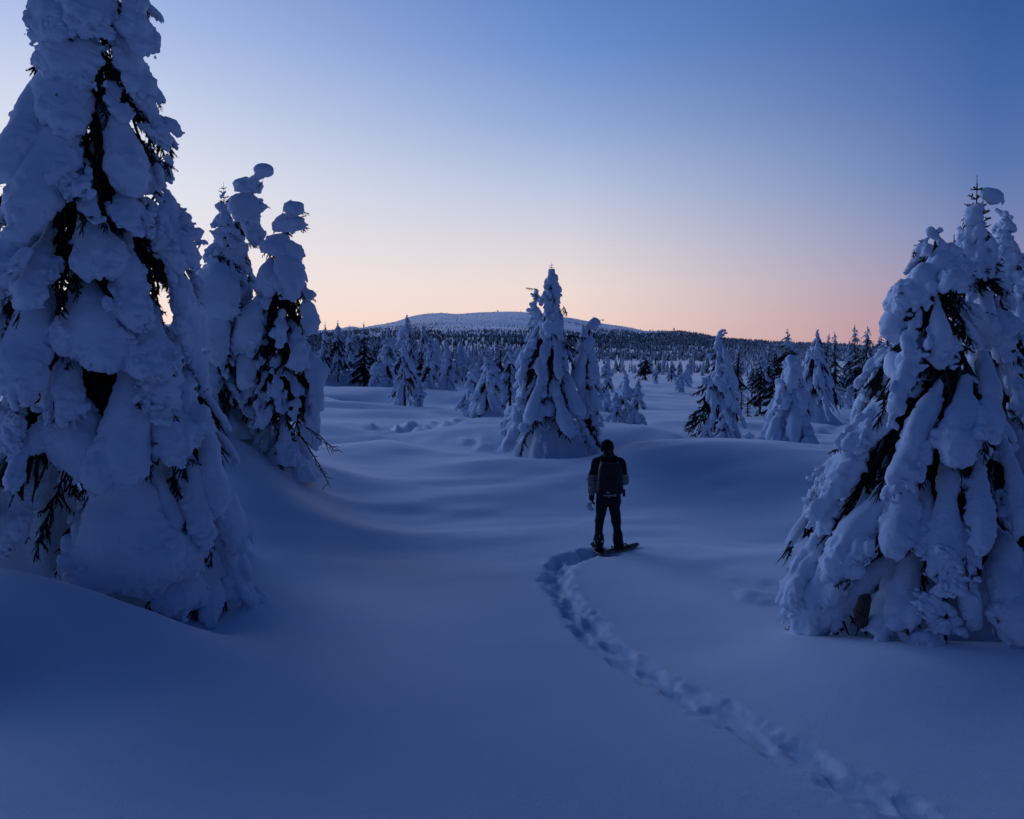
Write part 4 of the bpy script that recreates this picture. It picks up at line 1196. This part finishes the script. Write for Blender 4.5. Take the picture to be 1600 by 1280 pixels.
snowy = np.clip(rg.beta(1.3, 3.0, m) * 0.9 + 0.20 * sstep(540, 555, row) + .15 * sstep(1000, 1300, (fx / fy) * FPX + CX), 0, 1)
S = 4
ang = np.arange(S) / S * 2 * math.pi
ring = np.stack([np.cos(ang), np.sin(ang)], 1)
V, SN = [], []
rot = rg.uniform(0, 6.28, m)
cr, sr = np.cos(rot), np.sin(rot)
def ringv(h, k, jitter):
    j = 1 + rg.uniform(-jitter, jitter, (m, S))
    x = fx[:, None] + W[:, None] * k * j * (cr[:, None] * ring[:, 0] - sr[:, None] * ring[:, 1])
    y = fy[:, None] + W[:, None] * k * j * (sr[:, None] * ring[:, 0] + cr[:, None] * ring[:, 1])
    z = np.repeat((fz + Ht * h)[:, None], S, 1) - rg.uniform(0, .06, (m, S)) * Ht[:, None]
    return np.stack([x, y, z], -1)
r0_, r1_, r2_ = ringv(0.02, 1.0, .35), ringv(0.42, .62, .4), ringv(0.36, 0.85, .3)
tipv = np.stack([fx + W * rg.normal(0, .1, m), fy, fz + Ht], -1)[:, None]
Vall = np.concatenate([r0_, r1_, r2_, tipv], 1)           # rings and tip
base = (np.arange(m) * (3 * S + 1))[:, None, None]
kk = np.arange(S); k2 = (kk + 1) % S
q1 = np.stack([kk, k2, k2 + S, kk + S], 1)[None] + base
t1 = np.stack([kk + 2 * S, k2 + 2 * S, np.full(S, 3 * S)], 1)[None] + base
me = mesh_np("far_forest", Vall.reshape(-1, 3), [q1.reshape(-1, 4), t1.reshape(-1, 3)], M_forest, False)
at = me.attributes.new("snowiness", 'FLOAT', 'FACE')
sq = np.clip(np.repeat(snowy[:, None], S, 1) + rg.normal(0, .22, (m, S)) - .12, 0, 1)
stt = np.clip(np.repeat(snowy[:, None], S, 1) + rg.normal(0, .25, (m, S)) + .12, 0, 1)
at.data.foreach_set("value", np.concatenate([sq.ravel(), stt.ravel()]).astype(np.float32))
tag(obj("far_forest", me), "dark spruce forest covering the lower slopes of the far hill", kind='stuff')

# tower and cairn on the ridge
def ridge(px):
    th = math.atan((px - CX) / FPX)
    best = max(((gz(math.sin(th) * r, math.cos(th) * r) - CAMZ) / r, r) for r in np.linspace(2700, 3100, 41))
    r = best[1]
    x, y = math.sin(th) * r, math.cos(th) * r
    return x, y, gz(x, y)
M_tower = mat("weathered_timber_material", (0.07, 0.06, 0.06), 0.8)
x, y, z = ridge(1052)
root = obj("lookout_tower", None, loc=(x, y, z - 1))
tag(root, "tiny dark lookout tower on the ridge right of the hilltop", "tower")
g = Geo()
for sx_ in (-1, 1):
    for sy_ in (-1, 1):
        g.tube([(sx_ * 2.4, sy_ * 2.4, 0), (sx_ * 1.9, sy_ * 1.9, 9)], 0.45, 6)
for h in (3, 6):
    for a in range(4):
        c0, c1 = [(-2.2, -2.2), (2.2, -2.2), (2.2, 2.2), (-2.2, 2.2)][a], [(2.2, -2.2), (2.2, 2.2), (-2.2, 2.2), (-2.2, -2.2)][a]
        g.tube([(*c0, h), (*c1, h + 2)], 0.25, 5)
obj("tower_frame", g.mesh("tower_frame", M_tower), root)
g = Geo().tube([(0, 0, 8.6), (0, 0, 9), (0, 0, 12.2), (0, 0, 12.4)], [2.9, 3.0, 3.0, 2.9], 4)
obj("cabin", g.mesh("cabin", M_tower, False), root)
g = Geo().tube([(0, 0, 12.4), (0, 0, 12.6), (0, 0, 14)], [3.5, 3.5, 0.2], 4)
obj("roof", g.mesh("roof", M_tower, False), root)
x, y, z = ridge(778)
g = Geo(); rc = np.random.default_rng(3)
for i in range(26):
    h = (i / 26) * 5; rad = 3.4 * (1 - i / 30)
    a = rc.uniform(0, 6.28); s = rc.uniform(.9, 1.6)
    c = np.array([math.cos(a) * rad * .6, math.sin(a) * rad * .6, h])
    pth = [c + np.array([0, 0, -s * .5]), c, c + np.array([.1, 0, s * .5])]
    g.tube(pth, [s * .6, s, s * .5], 6)
tag(obj("summit_cairn", g.mesh("summit_cairn", M_tower, False), loc=(x, y, z - .6)), "tiny stone cairn on the very top of the far hill", "cairn")

# ------------------------------------------------------------------ the person
PD = 12.6
pb = P(950, 866, PD)
pz = gz(pb[0], PD)
ploc = (pb[0], PD, pz - 0.01)
def sdf_mesh(name, fn, lo, hi, h, m):
    p, o = grid(lo, hi, h)
    V, Q = surface_nets(fn(p), o, h)
    return mesh_np(name, V, Q, m)
def chain(p, pts, rad, k=0.03):
    f = None
    for a, b, ra, rb in zip(pts[:-1], pts[1:], rad[:-1], rad[1:]):
        d = cone_sdf(p, a, b, ra, rb)
        f = d if f is None else smin(f, d, k)
    return f
M_skin = mat("skin_material", (0.42, 0.27, 0.20), 0.6)
M_black = mat("black_cloth_material", (0.016, 0.016, 0.019), 0.85, 0.2, bump=[(90, 0.3, 0.004)])
M_trouser = mat("black_trouser_material", (0.013, 0.014, 0.020), 0.8, 0.2, bump=[(14, 0.5, 0.02)])
M_hair = mat("brown_hair_material", (0.016, 0.011, 0.008), 0.6, bump=[(120, 0.6, 0.004)])
M_hat = mat("dark_knit_material", (0.022, 0.018, 0.018), 0.95, 0.1, bump=[(110, 0.7, 0.006)])
M_strap = mat("grey_strap_material", (0.40, 0.38, 0.38), 0.8)
M_pack = mat("black_pack_material", (0.018, 0.018, 0.021), 0.7, 0.25, bump=[(22, 0.4, 0.01)])
M_pale = mat("pale_fabric_material", (0.55, 0.55, 0.60), 0.7)
# jumper: dark above, fine light-and-dark check below
M_jump = bpy.data.materials.new("checked_jumper_material"); M_jump.use_nodes = True
t_ = M_jump.node_tree; b_ = t_.nodes['Principled BSDF']; b_.inputs['Roughness'].default_value = 0.95; b_.inputs['Specular IOR Level'].default_value = 0.1
tco = N(t_, 'ShaderNodeTexCoord'); mp = N(t_, 'ShaderNodeMapping'); mp.inputs['Rotation'].default_value = (0.0, R(45), R(0))
t_.links.new(tco.outputs['Object'], mp.inputs[0])
ck = N(t_, 'ShaderNodeTexChecker'); ck.inputs['Scale'].default_value = 52; ck.inputs[1].default_value = (0.42, 0.40, 0.39, 1); ck.inputs[2].default_value = (0.02, 0.02, 0.025, 1)
t_.links.new(mp.outputs[0], ck.inputs[0])
sxyz = N(t_, 'ShaderNodeSeparateXYZ'); t_.links.new(tco.outputs['Object'], sxyz.inputs[0])
lo_ = M_(t_, 'LESS_THAN', sxyz.outputs[2], 1.225)
mx_ = N(t_, 'ShaderNodeMix', data_type='RGBA'); mx_.inputs[6].default_value = (0.016, 0.017, 0.024, 1)
t_.links.new(lo_, mx_.inputs[0]); t_.links.new(ck.outputs[0], mx_.inputs[7]); t_.links.new(mx_.outputs[2], b_.inputs['Base Color'])

LH, RH_ = (-0.265, 0.02, 0.92), (0.10, 0.20, 1.12)
SHL, SHR, ELL, ELR = (-0.185, 0, 1.40), (0.175, 0, 1.40), (-0.265, -0.01, 1.15), (0.245, 0.02, 1.14)
HIL, HIR, KNL, KNR, ANL, ANR = (-0.09, 0, .90), (0.085, 0, .90), (-0.135, .03, .48), (0.125, .03, .48), (-0.15, 0, .09), (0.17, 0, .06)
HEAD = (-0.03, 0.02, 1.635)
def f_body(p):
    f = ell_sdf(p, HEAD, (0.075, 0.095, 0.115))
    f = smin(f, ell_sdf(p, (HEAD[0], 0.06, 1.585), (0.052, 0.055, 0.07)), 0.03)       # jaw
    f = smin(f, cone_sdf(p, (HEAD[0], 0.112, 1.645), (HEAD[0], 0.128, 1.615), 0.010, 0.016), 0.012)  # nose
    for s in (-1, 1):
        f = smin(f, ell_sdf(p, (HEAD[0] + s * 0.078, 0.01, 1.625), (0.012, 0.02, 0.032)), 0.01)      # ears
        f = -smin(-f, ell_sdf(p, (HEAD[0] + s * 0.03, 0.115, 1.655), (0.016, 0.014, 0.010)), 0.012)  # eye sockets
        f = np.minimum(f, ell_sdf(p, (HEAD[0] + s * 0.03, 0.098, 1.655), (0.012, 0.012, 0.010)))
    f = smin(f, ell_sdf(p, (HEAD[0], 0.108, 1.570), (0.024, 0.012, 0.007)), 0.008)    # lips
    f = smin(f, cone_sdf(p, (-0.025, 0.0, 1.56), (-0.005, -0.01, 1.42), 0.055, 0.065), 0.03)
    f = smin(f, chain(p, [(0, 0, 1.38), (0, 0, 1.15), (0, 0, .93)], [0.115, 0.105, 0.10]), 0.05)
    for a in ([SHL, ELL, LH], [SHR, ELR, RH_]):
        f = smin(f, chain(p, a, [0.052, 0.042, 0.030]), 0.03)
    for a in ([HIL, KNL, ANL], [HIR, KNR, ANR]):
        f = smin(f, chain(p, a, [0.085, 0.058, 0.04]), 0.03)
    return f
person = obj("person", sdf_mesh("person", f_body, (-.42, -.25, -.02), (.42, .32, 1.80), 0.014, M_skin), loc=ploc)
tag(person, "person in dark jumper, black trousers and knit hat, seen from behind on the snow trail", "person")
def f_jumper(p):
    f = chain(p, [(-.005, -.01, 1.40), (0, -.01, 1.18), (0, 0, .96)], [0.15, 0.165, 0.165])
    q = p * np.array([1, 1.35, 1], np.float32)
    f = chain(q, [(-.005, -.01, 1.39), (0, -.01, 1.18), (0, 0, .94)], [0.165, 0.18, 0.185], 0.05) / 1.2
    f = smin(f, chain(p, [(-0.10, 0, 1.43), SHL, ELL, LH], [0.075, 0.085, 0.072, 0.05], 0.05), 0.05)
    f = smin(f, chain(p, [(0.09, 0, 1.43), SHR, ELR, RH_], [0.075, 0.085, 0.078, 0.055], 0.05), 0.05)
    f = smin(f, cone_sdf(p, (-.025, -.01, 1.525), (-.015, -.02, 1.40), 0.072, 0.13), 0.03)
    f = f + n3(p * 7, 2) * 0.022 + n3(p * 18, 3) * 0.008
    hem = 0.885 - p[..., 2]
    hem = np.where(np.abs(p[..., 0]) > 0.215, -1, hem)
    return np.maximum(f, hem)
obj("jumper", sdf_mesh("jumper", f_jumper, (-.46, -.32, .80), (.46, .36, 1.66), 0.013, M_jump), person)
def f_tr(p):
    f = smin(chain(p, [(-.085, 0, .93), (-.095, 0, .80), KNL, (-0.148, 0, .26), (-.15, 0, .12)], [0.115, 0.100, 0.072, 0.062, 0.064]),
             chain(p, [(.08, 0, .93), (.09, 0, .80), KNR, (0.155, 0, .26), (.172, 0, .09)], [0.115, 0.100, 0.072, 0.064, 0.066]), 0.02)
    f = f + n3(p * np.array([14, 14, 9], np.float32), 5) * 0.022
    return np.maximum(f, p[..., 2] - 0.97)
obj("trousers", sdf_mesh("trousers", f_tr, (-.34, -.22, .02), (.34, .22, 1.0), 0.013, M_trouser), person)
def f_hat(p):
    f = ell_sdf(p, (HEAD[0], 0.005, 1.665), (0.106, 0.118, 0.112))
    f = smin(f, cone_sdf(p, (HEAD[0], 0.0, 1.60), (HEAD[0], 0.0, 1.62), 0.100, 0.102), 0.02)
    f = f + 0.004 * np.cos(np.arctan2(p[..., 1], p[..., 0] - HEAD[0]) * 26) + n3(p * 12, 8) * 0.008
    return np.maximum(f, 1.592 - p[..., 2] - 0.35 * p[..., 1])
obj("knit_hat", sdf_mesh("knit_hat", f_hat, (-.18, -.16, 1.5), (.12, .16, 1.80), 0.010, M_hat), person)
def f_hair(p):
    f = chain(p, [(HEAD[0], -.045, 1.61), (HEAD[0] + .01, -.06, 1.52), (HEAD[0] + .01, -.07, 1.45)], [0.075, 0.062, 0.045])
    f = smin(f, chain(p, [(HEAD[0] + .06, -.02, 1.60), (HEAD[0] + .095, -.03, 1.50), (HEAD[0] + .10, -.04, 1.40)], [0.035, 0.034, 0.012]), 0.02)
    return f + n3(p * np.array([40, 40, 8], np.float32), 4) * 0.012
obj("hair", sdf_mesh("hair", f_hair, (-.16, -.18, 1.35), (.14, .10, 1.72), 0.010, M_hair), person)
def hand(side):
    W = np.array(LH if side < 0 else RH_)
    if side < 0:
        dn, inn, fw = np.array([0.0, 0.02, -1.0]), np.array([1.0, 0, 0]), np.array([0, 1.0, 0])
    else:
        dn, inn, fw = np.array([-1.0, 0.05, 0.15]), np.array([0, -1.0, 0]), np.array([0, 0, 1.0])
    dn = dn / np.linalg.norm(dn)
    def fn(p):
        f = chain(p, [W - dn * .03, W + dn * .03, W + dn * .085], [0.040, 0.040, 0.044], 0.02)
        for i, L in enumerate((0.075, 0.085, 0.080, 0.060)):
            a = W + dn * 0.10 + fw * (0.036 - 0.024 * i)
            b_ = a + dn * L * .55 + inn * 0.012
            c = b_ + dn * L * .40 + inn * 0.030
            f = smin(f, chain(p, [a, b_, c], [0.0145, 0.0135, 0.011], 0.004), 0.006)
        a = W + dn * .035 + fw * .035
        f = smin(f, chain(p, [a, a + dn * .03 + fw * .028 + inn * .01, a + dn * .075 + fw * .034 + inn * .022], [0.018, 0.015, 0.012], 0.006), 0.008)
        return f
    lo, hi = W - 0.24, W + 0.24
    return sdf_mesh("glove", fn, lo, hi, 0.007, M_black)
obj("glove", hand(-1), person)
obj("glove", hand(1), person)
# snow-dusted gaiters
M_gait = mat("snowy_gaiter_material", (0.014, 0.014, 0.018), 0.85, 0.2, vary=(22, (0.55, 0.58, 0.64), 0.56, 0.60))
M_gait2 = mat("dark_gaiter_material", (0.012, 0.012, 0.016), 0.85, 0.2, vary=(20, (0.4, 0.43, 0.5), 0.66, 0.70))
for A, K, m_ in ((ANL, KNL, M_gait), (ANR, KNR, M_gait2)):
    A = np.array(A); top = A + (np.array(K) - A) * 0.46
    g_ = lambda p: chain(p, [top, (top + A) / 2, A], [0.074, 0.078, 0.070]) + n3(p * 16, 3) * 0.018
    fn = lambda p: np.maximum(g_(p), np.maximum(p[..., 2] - top[2], A[2] - .03 - p[..., 2]))
    obj("gaiter", sdf_mesh("gaiter", fn, A - .14, top + .14, 0.010, m_), person)
for A, dx in ((ANL, -0.03), (ANR, 0.05)):
    A = np.array(A)
    fn = lambda p: smin(chain(p, [A + np.array([0, -.03, 0.02]), A + np.array([0, -.04, -.045])], [0.058, 0.048]), chain(p, [A + np.array([0, -.02, -.045]), A + np.array([dx, .17, -.055])], [0.05, 0.042]), 0.03)
    obj("boot", sdf_mesh("boot", fn, A + np.array([-.14, -.14, -.14]), A + np.array([.16, .28, .12]), 0.010, M_black), person)

# snowshoes: bent frame, deck and toe strap
M_frame = mat("snowshoe_metal_material", (0.10, 0.10, 0.11), 0.5, 0.5)
def snowshoe(loc, rz, label, tilt):
    root = obj("snowshoe", None, loc=loc); root.rotation_euler = (tilt, 0, rz)
    tag(root, label, "snowshoe", "snowshoes under the person's boots")
    a = np.linspace(0, 2 * math.pi, 29)
    yy = 0.33 * np.cos(a); w = 0.105 * np.sin(a) * (1 - 0.28 * (-np.cos(a)).clip(0, 1))
    zz = 0.03 + 0.06 * (np.cos(a).clip(0.6, 1) - .6)
    path = np.stack([w, yy, zz], 1)
    obj("frame_tube", Geo().tube(path, 0.012, 6).mesh("frame_tube", M_frame), root)
    V = np.vstack([path[:-1] * np.array([.93, .96, 1]) + np.array([0, 0, .004]), [0, 0, .034]])
    V2 = V - np.array([0, 0, .006])
    n_ = 28
    TT = [(i, (i + 1) % n_, n_) for i in range(n_)]
    TT += [((i + 1) % n_ + n_ + 1, i + n_ + 1, 2 * n_ + 1) for i in range(n_)]
    QQ = [(i, i + n_ + 1, (i + 1) % n_ + n_ + 1, (i + 1) % n_) for i in range(n_)]
    g = Geo().add(np.vstack([V, V2]), QQ, TT)
    obj("deck", g.mesh("deck", M_black, False), root)
    g = Geo().tube([(-.09, .08, .035), (-.06, .08, .075), (0, .08, .10), (.06, .08, .075), (.09, .08, .035)], 0.012, 6)
    g.tube([(-.06, -.14, .035), (-.05, -.16, .09), (0, -.18, .10), (.05, -.16, .09), (.06, -.14, .035)], 0.009, 6)
    obj("binding", g.mesh("binding", M_black), root)
base = np.array(ploc)
snowshoe(base + np.array([ANR[0] + .05, .0, 0.0]), R(-62), "snowshoe pointing right under the person's right boot, its rim above the snow", R(4))
snowshoe(base + np.array([ANL[0], .05, -.02]), R(6), "snowshoe sunk in the trail under the person's left boot", R(2))

# backpack
pk = obj("backpack", None, loc=base)
tag(pk, "black backpack with pale strap ends worn on the person's back", "backpack")
def rbox(p, c, b, r):
    q = np.abs(p - np.asarray(c, np.float32)) - (np.asarray(b, np.float32) - r)
    return np.linalg.norm(np.maximum(q, 0), axis=-1) + np.minimum(q.max(-1), 0) - r
def f_pack(p):
    t = (p[..., 2:3] - 1.16)
    q = p.copy(); q[..., 0] = (p[..., 0] + 0.005) * (1 + 0.35 * np.clip(t[..., 0], -.2, .4) * 1.0)
    f = rbox(q, (0, -.225, 1.185), (0.190, 0.105, 0.24), 0.08)
    return f + n3(p * 9, 6) * 0.02
obj("main_bag", sdf_mesh("main_bag", f_pack, (-.32, -.42, .84), (.32, -.04, 1.50), 0.012, M_pack), pk)
obj("lid", sdf_mesh("lid", lambda p: rbox(p, (-.01, -.215, 1.375), (0.155, 0.115, 0.06), 0.05) + n3(p * 10, 7) * .015, (-.24, -.38, 1.26), (.22, -.06, 1.48), 0.010, M_pack), pk)
obj("front_pocket", sdf_mesh("front_pocket", lambda p: rbox(p, (-.01, -.315, 1.09), (0.115, 0.045, 0.12), 0.04) + n3(p * 12, 9) * .012, (-.18, -.40, .92), (.16, -.22, 1.26), 0.010, M_pack), pk)
obj("side_pocket", sdf_mesh("side_pocket", lambda p: rbox(p, (.165, -.19, 1.05), (0.035, 0.06, 0.10), 0.03) + n3(p * 12, 9) * .01, (.09, -.30, .90), (.24, -.08, 1.20), 0.010, M_pack), pk)
obj("grab_loop", Geo().tube([(-.04, -.15, 1.42), (-.035, -.16, 1.455), (.02, -.16, 1.455), (.025, -.15, 1.42)], 0.008, 6).mesh("grab_loop", M_black), pk)
for s in (-1, 1):
    x = s * 0.115 - 0.005
    obj("shoulder_strap", Geo().tube([(x, -.13, 1.40), (x, -.08, 1.47), (x, .02, 1.50), (x, .12, 1.42), (x, .16, 1.25), (x * 1.2, .13, 1.08)], [0.018, 0.024, 0.026, 0.026, 0.024, 0.014], 7).mesh("shoulder_strap", M_black), pk)
    obj("strap_tab", Geo().tube([(x - s * .01, -.20, 1.385), (x + s * .01, -.155, 1.42), (x + s * 0.03, -.12, 1.445)], [0.008, 0.009, 0.006], 6).mesh("strap_tab", M_strap), pk)
obj("hip_strap", Geo().tube([(.15, -.14, .98), (.205, -.08, .97), (.235, -.06, .99), (.238, -.065, .93), (.232, -.065, .885)], [0.014, 0.016, 0.018, 0.020, 0.022], 7).mesh("hip_strap", M_black), pk)
obj("side_strap", Geo().tube([(.13, -.28, 1.16), (.165, -.26, 1.13), (.17, -.24, 1.09)], [0.009, 0.011, 0.008], 6).mesh("side_strap", M_strap), pk)
obj("buckle", Geo().tube([(-.12, -.315, 1.02), (-.07, -.355, 1.0), (-.03, -.36, .99)], [0.008, 0.010, 0.008], 6).mesh("buckle", M_strap), pk)
obj("seam", Geo().tube([(-.155, -.24, 1.34), (-.165, -.26, 1.27), (-.15, -.28, 1.20)], [0.005, 0.009, 0.005], 6).mesh("seam", M_strap), pk)
# pale mitten dangling from the hand
fn = lambda p: smin(chain(p, [(-.265, .0, .78), (-.315, .0, .73), (-.30, .01, .69)], [0.024, 0.038, 0.034]), chain(p, [(-.30, 0, .70), (-.255, 0, .665)], [0.034, 0.024]), 0.03) + n3(p * 14, 5) * 0.02
tag(obj("mitten", sdf_mesh("mitten", fn, (-.42, -.10, .56), (-.16, .12, .86), 0.010, M_pale), loc=base), "pale limp mitten held in the person's left hand", "mitten")
